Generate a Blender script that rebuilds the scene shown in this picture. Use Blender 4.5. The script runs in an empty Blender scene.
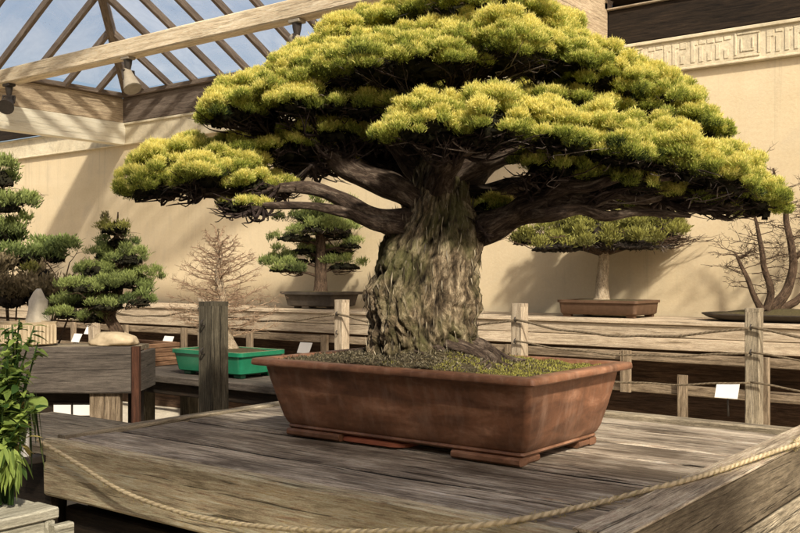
import bpy, bmesh, math, random
import numpy as np
from mathutils import Vector, noise as mnoise

random.seed(7); rng = np.random.default_rng(7)
PI = math.pi
scene = bpy.context.scene
col = scene.collection

# ------------------------------------------------------------------ camera frame
# camera stands at the origin of the plan; X runs along the back wall, Y runs to the wall; eye height EYE
EYE = 1.40
FPX = 955.0                       # focal length in photo pixels (photo 800 wide)
HZ = 275.0                        # horizon row of the photo
YAW = math.radians(37.4)
FW = np.array([-math.sin(YAW), math.cos(YAW), 0.0])
RT = np.array([math.cos(YAW), math.sin(YAW), 0.0])
UP = np.array([0, 0, 1.0])
def at(px, py, Z):
    """real-world point measured from the photograph at distance Z"""
    return FW*Z + RT*((px-400)/FPX*Z) + UP*(EYE-(py-HZ)/FPX*Z)
def at_y(px, py, Y):
    t = (px-400)/FPX
    return at(px, py, Y/(FW[1]+t*RT[1]))
def zz(h): return EYE+h           # height given relative to the eye

# ------------------------------------------------------------------ materials
def newmat(name):
    m = bpy.data.materials.new(name); m.use_nodes = True
    nt = m.node_tree; nt.nodes.clear()
    out = nt.nodes.new('ShaderNodeOutputMaterial')
    return m, nt, out
class G:
    """small node helper"""
    def __init__(s, nt): s.nt = nt
    def n(s, t, **kw):
        nd = s.nt.nodes.new(t)
        for k, v in kw.items(): setattr(nd, k, v)
        return nd
    def l(s, a, b): s.nt.links.new(a, b)
    def noise(s, vec, scale, detail=6, rough=.6, dist=0):
        nd = s.n('ShaderNodeTexNoise'); nd.inputs['Scale'].default_value = scale
        nd.inputs['Detail'].default_value = detail; nd.inputs['Roughness'].default_value = rough
        nd.inputs['Distortion'].default_value = dist
        if vec is not None: s.l(vec, nd.inputs['Vector'])
        return nd.outputs['Fac']
    def mapscale(s, vec, sc, loc=(0,0,0)):
        nd = s.n('ShaderNodeMapping'); nd.inputs['Scale'].default_value = sc; nd.inputs['Location'].default_value = loc
        s.l(vec, nd.inputs['Vector']); return nd.outputs['Vector']
    def ramp(s, fac, stops):
        nd = s.n('ShaderNodeValToRGB'); e = nd.color_ramp.elements
        while len(e) < len(stops): e.new(.5)
        for el, (p, c) in zip(e, stops):
            el.position = p; el.color = (c[0], c[1], c[2], 1) if not isinstance(c, (int, float)) else (c, c, c, 1)
        s.l(fac, nd.inputs['Fac']); return nd.outputs['Color']
    def mix(s, fac, a, b, mode='MIX'):
        nd = s.n('ShaderNodeMix', data_type='RGBA', blend_type=mode)
        for sock, v in ((0, fac), (6, a), (7, b)):
            if hasattr(v, 'is_linked') or hasattr(v, 'links'): s.l(v, nd.inputs[sock])
            elif isinstance(v, (int, float)): nd.inputs[sock].default_value = v if sock == 0 else (v, v, v, 1)
            else: nd.inputs[sock].default_value = (v[0], v[1], v[2], 1)
        return nd.outputs[2]
    def math(s, op, a, b=None):
        nd = s.n('ShaderNodeMath', operation=op)
        for i, v in enumerate((a, b)):
            if v is None: continue
            if isinstance(v, (int, float)): nd.inputs[i].default_value = v
            else: s.l(v, nd.inputs[i])
        return nd.outputs[0]
    def bump(s, h, strength, dist):
        nd = s.n('ShaderNodeBump'); nd.inputs['Strength'].default_value = strength; nd.inputs['Distance'].default_value = dist
        s.l(h, nd.inputs['Height']); return nd.outputs['Normal']
    def bsdf(s, out, color, rough=.8, normal=None, spec=.3):
        b = s.n('ShaderNodeBsdfPrincipled')
        if hasattr(color, 'links'): s.l(color, b.inputs['Base Color'])
        else: b.inputs['Base Color'].default_value = (*color, 1)
        if hasattr(rough, 'links'): s.l(rough, b.inputs['Roughness'])
        else: b.inputs['Roughness'].default_value = rough
        b.inputs['Specular IOR Level'].default_value = spec
        if normal is not None: s.l(normal, b.inputs['Normal'])
        s.l(b.outputs[0], out.inputs['Surface']); return b

def wood(name, light, mid, dark, contrast=1.0, stain=.5, crack=.5, rough=.85, blot=None):
    """weathered timber; grain follows the 'grain' attribute (x along, y across, z thickness)"""
    m, nt, out = newmat(name); g = G(nt)
    a = g.n('ShaderNodeAttribute', attribute_name='grain').outputs['Vector']
    isl = g.n('ShaderNodeNewGeometry').outputs['Random Per Island']
    fine = g.noise(g.mapscale(a, (16, 230, 230)), 1.0, 6, .75, .4)
    mids = g.noise(g.mapscale(a, (3.2, 44, 44)), 1.0, 10, .72, .9)
    blo = g.noise(g.mapscale(a, (2.2, 5, 5)), 1.0, 5, .65)
    c = g.ramp(mids, [(.32, dark), (.5, mid), (.68, light)])
    c = g.mix(.75*contrast, c, g.ramp(fine, [(.33, .1), (.66, .88)]), 'OVERLAY')
    c = g.mix(1.0, c, g.ramp(isl, [(0, .72), (1, 1.12)]), 'MULTIPLY')
    spk = g.noise(g.mapscale(a, (140, 420, 420)), 1.0, 4, .7)
    c = g.mix(.5, c, g.ramp(spk, [(.3, .25), (.7, .75)]), 'OVERLAY')
    st = g.ramp(blo, [(.42, 0), (.62, 1)])
    c = g.mix(g.math('MULTIPLY', st, stain), c, blot or tuple(x*.6 for x in dark))
    ck = g.noise(g.mapscale(a, (2.4, 95, 95), (3, 5, 1)), 1.0, 5, .62, .6)
    ckm = g.ramp(ck, [(.36, 1), (.41, 0)])
    c = g.mix(g.math('MULTIPLY', ckm, crack), c, tuple(x*.25 for x in dark))
    h = g.math('SUBTRACT', g.math('ADD', g.math('MULTIPLY', fine, .6), mids), g.math('MULTIPLY', ckm, 1.2))
    g.bsdf(out, c, rough, g.bump(h, .7, .004), .2)
    return m

def leafmat(name, hi, lo, sub=.3, mid=None):
    m, nt, out = newmat(name); g = G(nt)
    t = g.n('ShaderNodeAttribute', attribute_name='tint').outputs['Fac']
    isl = g.n('ShaderNodeNewGeometry').outputs['Random Per Island']
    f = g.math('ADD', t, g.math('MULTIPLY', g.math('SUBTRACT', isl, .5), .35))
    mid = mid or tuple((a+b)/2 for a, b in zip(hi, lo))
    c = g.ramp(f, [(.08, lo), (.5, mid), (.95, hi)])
    d = g.n('ShaderNodeBsdfPrincipled'); g.l(c, d.inputs['Base Color'])
    d.inputs['Roughness'].default_value = .6; d.inputs['Specular IOR Level'].default_value = .25
    tr = g.n('ShaderNodeBsdfTranslucent'); g.l(c, tr.inputs['Color'])
    mx = g.n('ShaderNodeMixShader'); mx.inputs[0].default_value = sub
    g.l(d.outputs[0], mx.inputs[1]); g.l(tr.outputs[0], mx.inputs[2]); g.l(mx.outputs[0], out.inputs['Surface'])
    return m

def rough_mat(name, c1, c2, scale, rough=.9, bump=.4, bd=.01, c3=None, detail=8, spec=.25):
    m, nt, out = newmat(name); g = G(nt)
    o = g.n('ShaderNodeTexCoord').outputs['Object']
    n1 = g.noise(o, scale, detail, .65); n2 = g.noise(o, scale*.13, 4, .6, .5)
    c = g.ramp(n1, [(.3, c1), (.7, c2)])
    c = g.mix(g.ramp(n2, [(.35, 0), (.7, .7)]), c, c3 or tuple(x*.7 for x in c1))
    g.bsdf(out, c, rough, g.bump(n1, bump, bd), spec)
    return m

M = {}
M['deck'] = wood('weathered_deck', (.86,.74,.585), (.50,.41,.305), (.085,.06,.04), 1.0, .80, 1.0, .6, blot=(.06,.04,.025))
M['greywood'] = wood('grey_weathered_wood', (.52,.44,.32), (.34,.28,.19), (.08,.058,.036), .9, .4, .8)
M['frontboard'] = wood('front_board_wood', (.86,.73,.48), (.64,.52,.33), (.28,.215,.12), .9, .45, .8)
M['beamwood'] = wood('shaded_beam_wood', (.27,.215,.145), (.18,.14,.09), (.07,.05,.03), .9, .4, .8)  # beam side's shade put into this darker colour
M['lit_top'] = wood('lit_top_wood', (.74,.62,.46), (.50,.40,.28), (.16,.115,.07), .9, .4, .8)  # paler copy of the beam wood, light on its top put into the colour
M['gap_shade'] = wood('joint_shade', (.012,.009,.006), (.008,.006,.004), (.004,.003,.002), .5, .2, .2)  # near black: the shade inside the deck gaps, as a colour
M['brownboard'] = wood('dark_brown_board', (.15,.09,.055), (.09,.052,.03), (.03,.018,.011), .7, .4, .5)
M['slate'] = wood('dark_grey_board', (.145,.12,.095), (.10,.082,.065), (.045,.036,.029), .7, .35, .4)
M['palewood'] = wood('bleached_wood', (.60,.50,.37), (.45,.36,.25), (.22,.16,.10), .6, .2, .5)
M['fencewood'] = wood('bench_wood', (.40,.31,.21), (.26,.195,.125), (.09,.06,.035), .8, .35, .6)
M['benchtop'] = wood('pale_bench_board', (.66,.54,.38), (.54,.43,.30), (.32,.24,.15), .6, .25, .5)
M['boxwood'] = wood('planter_box_wood', (.56,.52,.40), (.42,.385,.29), (.20,.18,.12), .7, .3, .5)
M['darkwood'] = wood('dark_wood', (.045,.03,.018), (.025,.017,.011), (.008,.006,.004), .6, .3, .3)
M['redwood'] = wood('red_brown_wood', (.13,.055,.03), (.08,.033,.018), (.03,.013,.008), .7, .3, .3)
M['postdark'] = wood('dark_post_wood', (.17,.145,.10), (.095,.08,.053), (.028,.022,.014), .9, .4, .9)
M['beam'] = wood('roof_beam_wood', (.88,.75,.54), (.72,.59,.40), (.40,.30,.19), .7, .25, .5)
M['rafter'] = wood('rafter_wood', (.27,.215,.165), (.19,.145,.11), (.085,.06,.045), .7, .3, .3)
M['fascia'] = wood('fascia_wood', (.68,.54,.36), (.52,.40,.26), (.28,.20,.12), .7, .25, .4)
M['whiteboard'] = wood('painted_board', (.86,.80,.64), (.80,.73,.56), (.66,.58,.42), .3, .12, .15)
M['bark'] = None

def barkmat(name, light, mid, dark, sc=1.0, moss=None, bumpd=.012):
    m, nt, out = newmat(name); g = G(nt)
    a = g.n('ShaderNodeAttribute', attribute_name='grain').outputs['Vector']
    v1 = g.noise(g.mapscale(a, (11*sc, 40*sc, 40*sc)), 1.0, 8, .72, .9)
    v2 = g.noise(g.mapscale(a, (55*sc, 150*sc, 150*sc)), 1.0, 6, .75, .5)
    big = g.noise(g.mapscale(a, (4, 5, 5), (2, 1, 0)), 1.0, 4, .6)
    c = g.ramp(v1, [(.34, dark), (.5, mid), (.66, light)])
    c = g.mix(.8, c, g.ramp(v2, [(.33, .12), (.66, .9)]), 'OVERLAY')
    if moss: c = g.mix(g.ramp(big, [(.46, 0), (.62, .75)]), c, moss)
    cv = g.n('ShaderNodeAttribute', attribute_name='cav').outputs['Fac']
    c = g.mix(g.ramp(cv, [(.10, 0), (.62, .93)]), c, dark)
    h = g.math('ADD', v1, g.math('MULTIPLY', v2, .5))
    g.bsdf(out, c, .9, g.bump(h, 1.0, bumpd), .15)
    return m
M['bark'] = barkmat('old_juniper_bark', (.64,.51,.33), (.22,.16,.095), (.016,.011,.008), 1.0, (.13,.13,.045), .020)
M['branchbark'] = barkmat('branch_bark', (.20,.155,.115), (.07,.048,.034), (.016,.011,.009), 1.0, None, .008)
M['twig'] = barkmat('twig_bark', (.12,.088,.07), (.05,.034,.028), (.015,.01,.009), 1.0)
M['paletwig'] = barkmat('pale_dead_twig', (.50,.42,.36), (.30,.24,.20), (.12,.09,.075), 1.0)
M['palebark'] = barkmat('pale_bark', (.55,.45,.32), (.42,.33,.22), (.22,.16,.10), 1.5)
M['tanbark'] = barkmat('tan_twig', (.54,.38,.245), (.40,.27,.17), (.20,.13,.08), 1.5)
M['brownbark'] = barkmat('brown_bark', (.15,.10,.065), (.085,.055,.035), (.03,.02,.013), 1.5)
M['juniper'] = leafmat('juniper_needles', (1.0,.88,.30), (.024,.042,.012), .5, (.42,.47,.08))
M['core'] = rough_mat('inner_foliage_shade', (.012,.012,.005), (.035,.03,.012), 90, .95, .5, .02)  # near-black colour holds the shade inside the foliage cushions
M['corebrown'] = rough_mat('inner_twig_shade', (.012,.009,.006), (.045,.033,.022), 120, .95, .6, .02)  # browner version, shade among inner twigs put into the colour
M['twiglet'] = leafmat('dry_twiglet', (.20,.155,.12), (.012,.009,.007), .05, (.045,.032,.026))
M['pine'] = leafmat('pine_needles', (.32,.37,.11), (.04,.06,.022), .3)
M['pinegreen'] = leafmat('bright_pine_needles', (.27,.33,.10), (.035,.055,.02), .3)
M['flatpine'] = leafmat('sparse_needles', (.28,.27,.06), (.055,.055,.02), .25)
M['sparse'] = leafmat('brownish_needles', (.25,.22,.09), (.08,.06,.03), .2)
M['shrubleaf'] = leafmat('brown_shrub_leaf', (.28,.22,.12), (.07,.055,.03), .25)
M['fresh'] = leafmat('fresh_green_leaf', (.36,.45,.10), (.035,.075,.014), .4)
M['yellowleaf'] = leafmat('yellow_leaf', (.55,.45,.15), (.30,.24,.06), .35)
M['mossleaf'] = leafmat('moss', (.40,.36,.08), (.12,.12,.03), .2)
M['litter'] = leafmat('leaf_litter', (.24,.20,.12), (.03,.024,.014), .1)
M['soil'] = rough_mat('soil', (.035,.025,.016), (.12,.09,.05), 70, .95, .8, .02, (.10,.085,.025))
M['ground'] = rough_mat('pale_gravel', (.46,.40,.30), (.72,.64,.50), 60, .95, .5, .01, (.40,.34,.25))
M['stone'] = rough_mat('pale_stone', (.45,.40,.31), (.68,.61,.48), 30, .9, .4, .01)
M['metal'] = rough_mat('lamp_metal', (.26,.22,.16), (.38,.33,.25), 20, .5, .1, .002)
M['darkmetal'] = rough_mat('dark_metal', (.03,.025,.02), (.07,.055,.045), 40, .5, .1, .002)
M['greenglaze'] = rough_mat('green_glaze', (.008,.13,.06), (.02,.22,.11), 9, .25, .05, .002, (.01,.13,.07), spec=.6)
M['brownpot'] = rough_mat('brown_clay', (.10,.055,.03), (.17,.10,.06), 25, .7, .2, .003)
M['darkpot'] = rough_mat('dark_clay', (.05,.04,.03), (.10,.08,.06), 25, .8, .2, .003)
M['tanpot'] = rough_mat('tan_stoneware', (.45,.35,.22), (.62,.5,.33), 25, .8, .2, .003)
M['card'] = rough_mat('white_card', (.78,.74,.66), (.84,.80,.72), 6, .7, .02, .001)
M['tile'] = rough_mat('red_clay_tile', (.30,.09,.045), (.42,.14,.07), 30, .7, .2, .003)

def rope_mat(name, light, dark):
    m, nt, out = newmat(name); g = G(nt)
    a = g.n('ShaderNodeAttribute', attribute_name='grain').outputs['Vector']
    w = g.n('ShaderNodeTexWave', wave_type='BANDS', bands_direction='DIAGONAL'); w.inputs['Scale'].default_value = 22
    w.inputs['Distortion'].default_value = 1.2; g.l(a, w.inputs['Vector'])
    n = g.noise(a, 240, 5, .7)
    c = g.mix(g.math('MULTIPLY', n, .9), g.ramp(w.outputs['Fac'], [(.1, dark), (.6, light)]), light)
    c = g.mix(g.ramp(g.noise(a, 9, 4), [(.4, 0), (.7, .5)]), c, dark)
    g.bsdf(out, c, .9, g.bump(g.math('ADD', w.outputs['Fac'], n), .8, .004), .1); return m
M['rope'] = rope_mat('manila_rope', (.72,.58,.36), (.30,.22,.125))
M['thinrope'] = rope_mat('old_thin_rope', (.20,.155,.10), (.09,.065,.04))

def potmat():
    m, nt, out = newmat('red_brown_unglazed_clay'); g = G(nt)
    o = g.n('ShaderNodeTexCoord').outputs['Object']
    a = g.noise(g.mapscale(o, (1, 1, 3)), 5, 6, .6, .4); b = g.noise(o, 70, 6, .7); d = g.noise(g.mapscale(o, (6, 6, 1.2)), 4, 5, .6)
    sep = g.n('ShaderNodeSeparateXYZ'); g.l(o, sep.inputs[0])
    c = g.ramp(a, [(.3, (.10,.045,.025)), (.55, (.27,.122,.064)), (.75, (.56,.30,.18))])
    c = g.mix(.5, c, g.ramp(b, [(.3, .35), (.7, .65)]), 'OVERLAY')
    c = g.mix(g.ramp(d, [(.5, 0), (.75, .45)]), c, (.46,.29,.20))
    stk = g.noise(g.mapscale(o, (26, 26, 2.2)), 1.0, 6, .7, .5)
    c = g.mix(g.ramp(stk, [(.52, 0), (.72, .32)]), c, (.14,.07,.04))
    blm = g.noise(o, 16, 8, .78, 1.2)
    c = g.mix(g.ramp(blm, [(.60, 0), (.76, .28)]), c, (.60,.47,.36))
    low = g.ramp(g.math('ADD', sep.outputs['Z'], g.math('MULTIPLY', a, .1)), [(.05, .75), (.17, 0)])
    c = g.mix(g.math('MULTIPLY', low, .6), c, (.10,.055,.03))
    g.bsdf(out, c, g.ramp(b, [(.2, .34), (.8, .60)]), g.bump(b, .25, .003), .35); return m
M['pot'] = potmat()

def stucco():
    m, nt, out = newmat('warm_stucco'); g = G(nt)
    o = g.n('ShaderNodeTexCoord').outputs['Object']
    a = g.noise(g.mapscale(o, (.35, 1, .8)), 1.1, 6, .65, .6); b = g.noise(o, 45, 8, .7); s = g.noise(g.mapscale(o, (5, 1, .35)), 1.0, 6, .7, .3)
    c = g.ramp(a, [(.28, (.60,.475,.29)), (.5, (.67,.54,.345)), (.72, (.73,.60,.40))])
    c = g.mix(g.ramp(s, [(.5, 0), (.75, .35)]), c, (.56,.45,.28))
    c = g.mix(.25, c, g.ramp(b, [(.3, .35), (.7, .65)]), 'OVERLAY')
    sep = g.n('ShaderNodeSeparateXYZ'); g.l(o, sep.inputs[0])
    c = g.mix(g.ramp(g.math('ADD', sep.outputs['Z'], g.math('MULTIPLY', s, .9)), [(.0, .6), (1, .6), ]) if False else g.ramp(g.math('SUBTRACT', g.math('ADD', sep.outputs['Z'], s), 1.2), [(.1, .45), (.9, 0)]), c, (.55,.46,.31))
    pt = g.noise(o, 2.7, 7, .72, 1.0); rn = g.noise(g.mapscale(o, (14, 1, .5), (3, 0, 0)), 1.0, 5, .7)
    c = g.mix(g.ramp(pt, [(.52, 0), (.70, .35)]), c, (.50,.42,.30))
    c = g.mix(g.ramp(g.math('ADD', rn, g.math('MULTIPLY', sep.outputs['Z'], .035)), [(.64, 0), (.80, .40)]), c, (.40,.33,.22))
    g.bsdf(out, c, .95, g.bump(b, .35, .006), .1); return m
M['stucco'] = stucco()
def frieze():
    m, nt, out = newmat('frieze_plaster'); g = G(nt)
    o = g.n('ShaderNodeTexCoord').outputs['Object']
    a = g.noise(g.mapscale(o, (.6, 1, 1)), 2.2, 6, .65, .5); b = g.noise(o, 30, 8, .75)
    c = g.ramp(a, [(.3, (.58,.49,.33)), (.7, (.80,.70,.50))]); c = g.mix(.5, c, g.ramp(b, [(.3, .35), (.7, .65)]), 'OVERLAY')
    c = g.mix(g.ramp(g.noise(o, 7, 8, .75, .8), [(.45, 0), (.68, .6)]), c, (.36,.31,.21))
    g.bsdf(out, c, .95, g.bump(b, .6, .012), .1); return m
M['frieze'] = frieze()

def glass():
    m, nt, out = newmat('rain_spotted_glass'); g = G(nt)
    o = g.n('ShaderNodeTexCoord').outputs['Object']
    v = g.n('ShaderNodeTexVoronoi'); v.inputs['Scale'].default_value = 26; g.l(o, v.inputs['Vector'])
    n = g.noise(o, 1.3, 6, .6, .6)
    drops = g.ramp(v.outputs['Distance'], [(.10, 1), (.22, 0)])
    area = g.ramp(g.noise(o, .9, 3), [(.45, 0), (.6, 1)])
    t = g.n('ShaderNodeBsdfTransparent')
    g.l(g.mix(g.math('MULTIPLY', g.math('MULTIPLY', drops, area), .5), (.95,.965,.98), (.50,.54,.58)), t.inputs['Color'])
    d = g.n('ShaderNodeBsdfTranslucent'); d.inputs['Color'].default_value = (.97,.97,.97, 1)
    gl = g.n('ShaderNodeBsdfGlossy'); gl.inputs['Roughness'].default_value = .08
    m1 = g.n('ShaderNodeMixShader'); g.l(g.ramp(n, [(.34, .16), (.62, .42)]), m1.inputs[0]); g.l(t.outputs[0], m1.inputs[1]); g.l(d.outputs[0], m1.inputs[2])
    m2 = g.n('ShaderNodeMixShader'); m2.inputs[0].default_value = .05; g.l(m1.outputs[0], m2.inputs[1]); g.l(gl.outputs[0], m2.inputs[2])
    g.l(m2.outputs[0], out.inputs['Surface']); return m
M['glass'] = glass()

# ------------------------------------------------------------------ objects
def tag(o, label=None, cat=None, group=None, kind=None):
    if label: o['label'] = label
    if cat: o['category'] = cat
    if group: o['group'] = group
    if kind: o['kind'] = kind
    return o
def thing(name, loc, label, cat, group=None):
    o = bpy.data.objects.new(name, None); col.objects.link(o); o.location = Vector([float(x) for x in loc]); o.empty_display_size = .1
    return tag(o, label, cat, group)
def origin_of(o):
    v = Vector((0, 0, 0))
    while o is not None: v += o.location; o = o.parent
    return v
def link(name, mesh, parent=None, mat=None):
    o = bpy.data.objects.new(name, mesh); col.objects.link(o)
    if mat: mesh.materials.append(mat)
    o.parent = parent
    return o
def kids(o): return [c for c in bpy.data.objects if c.parent == o]
def copy_tree(o, parent=None):
    c = o.copy(); col.objects.link(c); c.parent = parent
    for ch in kids(o): copy_tree(ch, c)
    return c

def vnoise(p, s=1.0):
    return mnoise.noise(Vector((p[0]*s, p[1]*s, p[2]*s)))

class MB:
    """collects shapes in world coordinates and links them as one mesh object"""
    def __init__(s): s.v = []; s.f = []; s.g = []; s.sm = []
    def add(s, verts, faces, grain=None, smooth=False):
        b = len(s.v)
        s.v += [tuple(map(float, p)) for p in verts]
        s.f += [tuple(i+b for i in f) for f in faces]
        s.g += [tuple(map(float, q)) for q in (grain if grain is not None else verts)]
        s.sm += [smooth]*len(faces)
        return s
    def plank(s, a, b, w, t, up=(0, 0, 1), ch=.004, seg=None, wob=.0):
        """a board from a to b (centre line), w across, t along 'up'; worn chamfered edges"""
        a = np.array(a, float); b = np.array(b, float); d = b-a; L = np.linalg.norm(d); d /= L
        up = np.array(up, float); up -= d*np.dot(up, d); up /= np.linalg.norm(up); sd = np.cross(up, d)
        ch = min(ch, w*.3, t*.3); hw, ht = w/2, t/2
        prof = [(-hw+ch,-ht),(hw-ch,-ht),(hw,-ht+ch),(hw,ht-ch),(hw-ch,ht),(-hw+ch,ht),(-hw,ht-ch),(-hw,-ht+ch)]
        seg = seg or max(1, min(24, int(L/.12) if wob else 1)); ofs = random.uniform(0, 60); vs = []; gr = []
        for i in range(seg+1):
            x = L*i/seg; c = a+d*x
            for (u, v) in prof:
                du = dv = 0
                if wob:
                    q = (x*3+ofs, u*9, v*9); du = vnoise(q)*wob; dv = vnoise((q[0]+31, q[1], q[2]))*wob
                vs.append(c+sd*(u+du)+up*(v+dv)); gr.append((x+ofs, u+ofs*.37, v+ofs*.11))
        fs = []
        for i in range(seg):
            for k in range(8):
                k2 = (k+1) % 8; fs.append((i*8+k, i*8+k2, (i+1)*8+k2, (i+1)*8+k))
        fs.append(tuple(range(7, -1, -1))); fs.append(tuple(seg*8+k for k in range(8)))
        return s.add(vs, fs, gr)
    def box(s, lo, hi, axis=None, ch=.004, wob=0):
        lo = np.array(lo, float); hi = np.array(hi, float); sz = hi-lo; c = (lo+hi)/2
        if axis is None: axis = int(np.argmax(sz))
        a = c.copy(); b = c.copy(); a[axis] = lo[axis]; b[axis] = hi[axis]
        if axis == 2: return s.plank(a, b, sz[0], sz[1], (0, 1, 0), ch, wob=wob)
        if axis == 0: return s.plank(a, b, sz[1], sz[2], (0, 0, 1), ch, wob=wob)
        return s.plank(a, b, sz[0], sz[2], (0, 0, 1), ch, wob=wob)
    def tube(s, pts, rad, seg=8, ridge=None, cap=True, sub=1, fade=True):
        """swept tube; pts (n,3), rad (n,) ; ridge(theta, along) multiplies the radius"""
        P = np.array(pts, float); r = np.array(rad, float)
        if sub > 1: P, r = catmull(P, r, sub)
        n = len(P); T = np.gradient(P, axis=0); T /= np.linalg.norm(T, axis=1)[:, None]+1e-9
        ref = np.array([0, 0, 1.0]) if abs(T[0, 2]) < .9 else np.array([1.0, 0, 0])
        u = np.cross(T[0], ref); u /= np.linalg.norm(u)
        L = np.concatenate([[0], np.cumsum(np.linalg.norm(np.diff(P, axis=0), axis=1))]); ofs = random.uniform(0, 30)
        vs = []; gr = []
        for i in range(n):
            u = u-T[i]*np.dot(u, T[i]); u /= np.linalg.norm(u)+1e-9; w = np.cross(T[i], u)
            for k in range(seg):
                th = 2*PI*k/seg; rr = r[i]*(ridge(th, L[i]) if ridge else 1)
                vs.append(P[i]+(u*math.cos(th)+w*math.sin(th))*rr)
                gr.append((L[i]+ofs, math.cos(th)*r[i]+ofs*.3, math.sin(th)*r[i]))
        fs = []
        for i in range(n-1):
            for k in range(seg):
                k2 = (k+1) % seg; fs.append((i*seg+k, i*seg+k2, (i+1)*seg+k2, (i+1)*seg+k))
        if cap: fs.append(tuple(range(seg-1, -1, -1))); fs.append(tuple((n-1)*seg+k for k in range(seg)))
        return s.add(vs, fs, gr, True)
    def rrloft(s, cx, cy, rings, seg=6, close_top=True, close_bottom=True):
        """rounded-rectangle loft: rings of (z, half x, half y, corner radius)"""
        vs = []; n = 0
        for (z, hx, hy, cr) in rings:
            cr = min(cr, hx*.98, hy*.98); n = 0
            for q, (sx, sy) in enumerate(((1, 1), (-1, 1), (-1, -1), (1, -1))):
                for k in range(seg+1):
                    th = PI/2*q+PI/2*k/seg
                    vs.append((cx+sx*(hx-cr)+cr*math.cos(th), cy+sy*(hy-cr)+cr*math.sin(th), z)); n += 1
        fs = []
        for i in range(len(rings)-1):
            for k in range(n):
                k2 = (k+1) % n; fs.append((i*n+k, i*n+k2, (i+1)*n+k2, (i+1)*n+k))
        if close_bottom: fs.append(tuple(range(n-1, -1, -1)))
        if close_top: fs.append(tuple((len(rings)-1)*n+k for k in range(n)))
        return s.add(vs, fs, None, True)
    def build(s, name, mat, parent=None, base=None, autosmooth=None):
        me = bpy.data.meshes.new(name)
        o0 = origin_of(parent) if parent is not None else Vector(base or (0, 0, 0))
        me.from_pydata([(x-o0.x, y-o0.y, z-o0.z) for (x, y, z) in s.v], [], s.f)
        at_ = me.attributes.new('grain', 'FLOAT_VECTOR', 'POINT'); at_.data.foreach_set('vector', np.array(s.g, 'f').ravel())
        me.polygons.foreach_set('use_smooth', s.sm); me.update()
        if autosmooth is not None: me.set_sharp_from_angle(angle=math.radians(autosmooth))
        o = link(name, me, parent, mat)
        if parent is None: o.location = o0
        return o

def catmull(P, r, sub):
    n = len(P); Q = []; q = []
    for i in range(n-1):
        p0 = P[max(i-1, 0)]; p1 = P[i]; p2 = P[i+1]; p3 = P[min(i+2, n-1)]
        for k in range(sub):
            t = k/sub
            Q.append(.5*((2*p1)+(-p0+p2)*t+(2*p0-5*p1+4*p2-p3)*t*t+(-p0+3*p1-3*p2+p3)*t**3)); q.append(r[i]*(1-t)+r[i+1]*t)
    Q.append(P[-1]); q.append(r[-1])
    return np.array(Q), np.array(q)

def unit(a): return a/(np.linalg.norm(a, axis=-1, keepdims=True)+1e-9)
def blades(name, mat, parent, Ps, Ds, Ls, Ws, tint, kink=.5):
    """many small leaf faces (kites) as one mesh"""
    n = len(Ps); o0 = np.array(origin_of(parent)) if parent is not None else 0
    Ds = unit(Ds); S = unit(np.cross(Ds, rng.normal(size=(n, 3))))
    V = np.empty((n, 4, 3)); B = Ps-o0; mid = B+Ds*(Ls*kink)[:, None]
    V[:, 0] = B; V[:, 1] = mid+S*(Ws/2)[:, None]; V[:, 2] = B+Ds*Ls[:, None]; V[:, 3] = mid-S*(Ws/2)[:, None]
    me = bpy.data.meshes.new(name); me.vertices.add(n*4); me.vertices.foreach_set('co', V.astype('f').ravel())
    me.loops.add(n*4); me.loops.foreach_set('vertex_index', np.arange(n*4, dtype='i'))
    me.polygons.add(n); me.polygons.foreach_set('loop_start', np.arange(0, n*4, 4, dtype='i'))
    a = me.attributes.new('tint', 'FLOAT', 'POINT')
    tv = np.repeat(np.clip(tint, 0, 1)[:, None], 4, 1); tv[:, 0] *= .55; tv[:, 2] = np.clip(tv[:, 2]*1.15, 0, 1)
    a.data.foreach_set('value', tv.astype('f').ravel())
    me.update(calc_edges=True); me.validate()
    return link(name, me, parent, mat)

def dome(n, a, b, c, low, clumps, lump, seed=0):
    """points, normals, tint on a lumpy cushion in its own axes; low = depth below the rim as a share of c"""
    r = np.random.default_rng(seed)
    d = unit(r.normal(size=(n, 3)))
    flip = (d[:, 2] < 0) & (r.random(n) < .72); d[flip, 2] *= -1
    return dome_at(d, a, b, c, low, clumps, lump, seed)
def dome_at(d, a, b, c, low, clumps, lump, seed):
    r = np.random.default_rng(seed+999)
    K = unit(r.normal(size=(clumps, 3))); K[:, 2] = np.abs(K[:, 2])*.9-.05; K = unit(K); hs = r.uniform(.4, 1.25, clumps)
    dots = d@K.T; best = np.argmax(dots, 1); dd = 1-dots[np.arange(len(d)), best]
    d0 = 2.2/clumps
    bump = (1-np.clip(dd/d0, 0, 1.3))*hs[best]
    ph = r.uniform(0, 6, 3); wav = np.sin(d[:, 0]*5+ph[0])*np.sin(d[:, 1]*4+ph[1])*.5+np.sin(d[:, 0]*11+ph[2]+d[:, 1]*9)*.3
    s = 1-lump*.5+lump*bump+.07*wav
    p = d*np.array([a, b, c]); p[:, 2] = np.where(p[:, 2] < 0, p[:, 2]*low, p[:, 2]); p *= s[:, None]
    nrm = unit(d/np.array([a, b, c*.8]))
    return p, nrm, bump, K[best]

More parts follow.
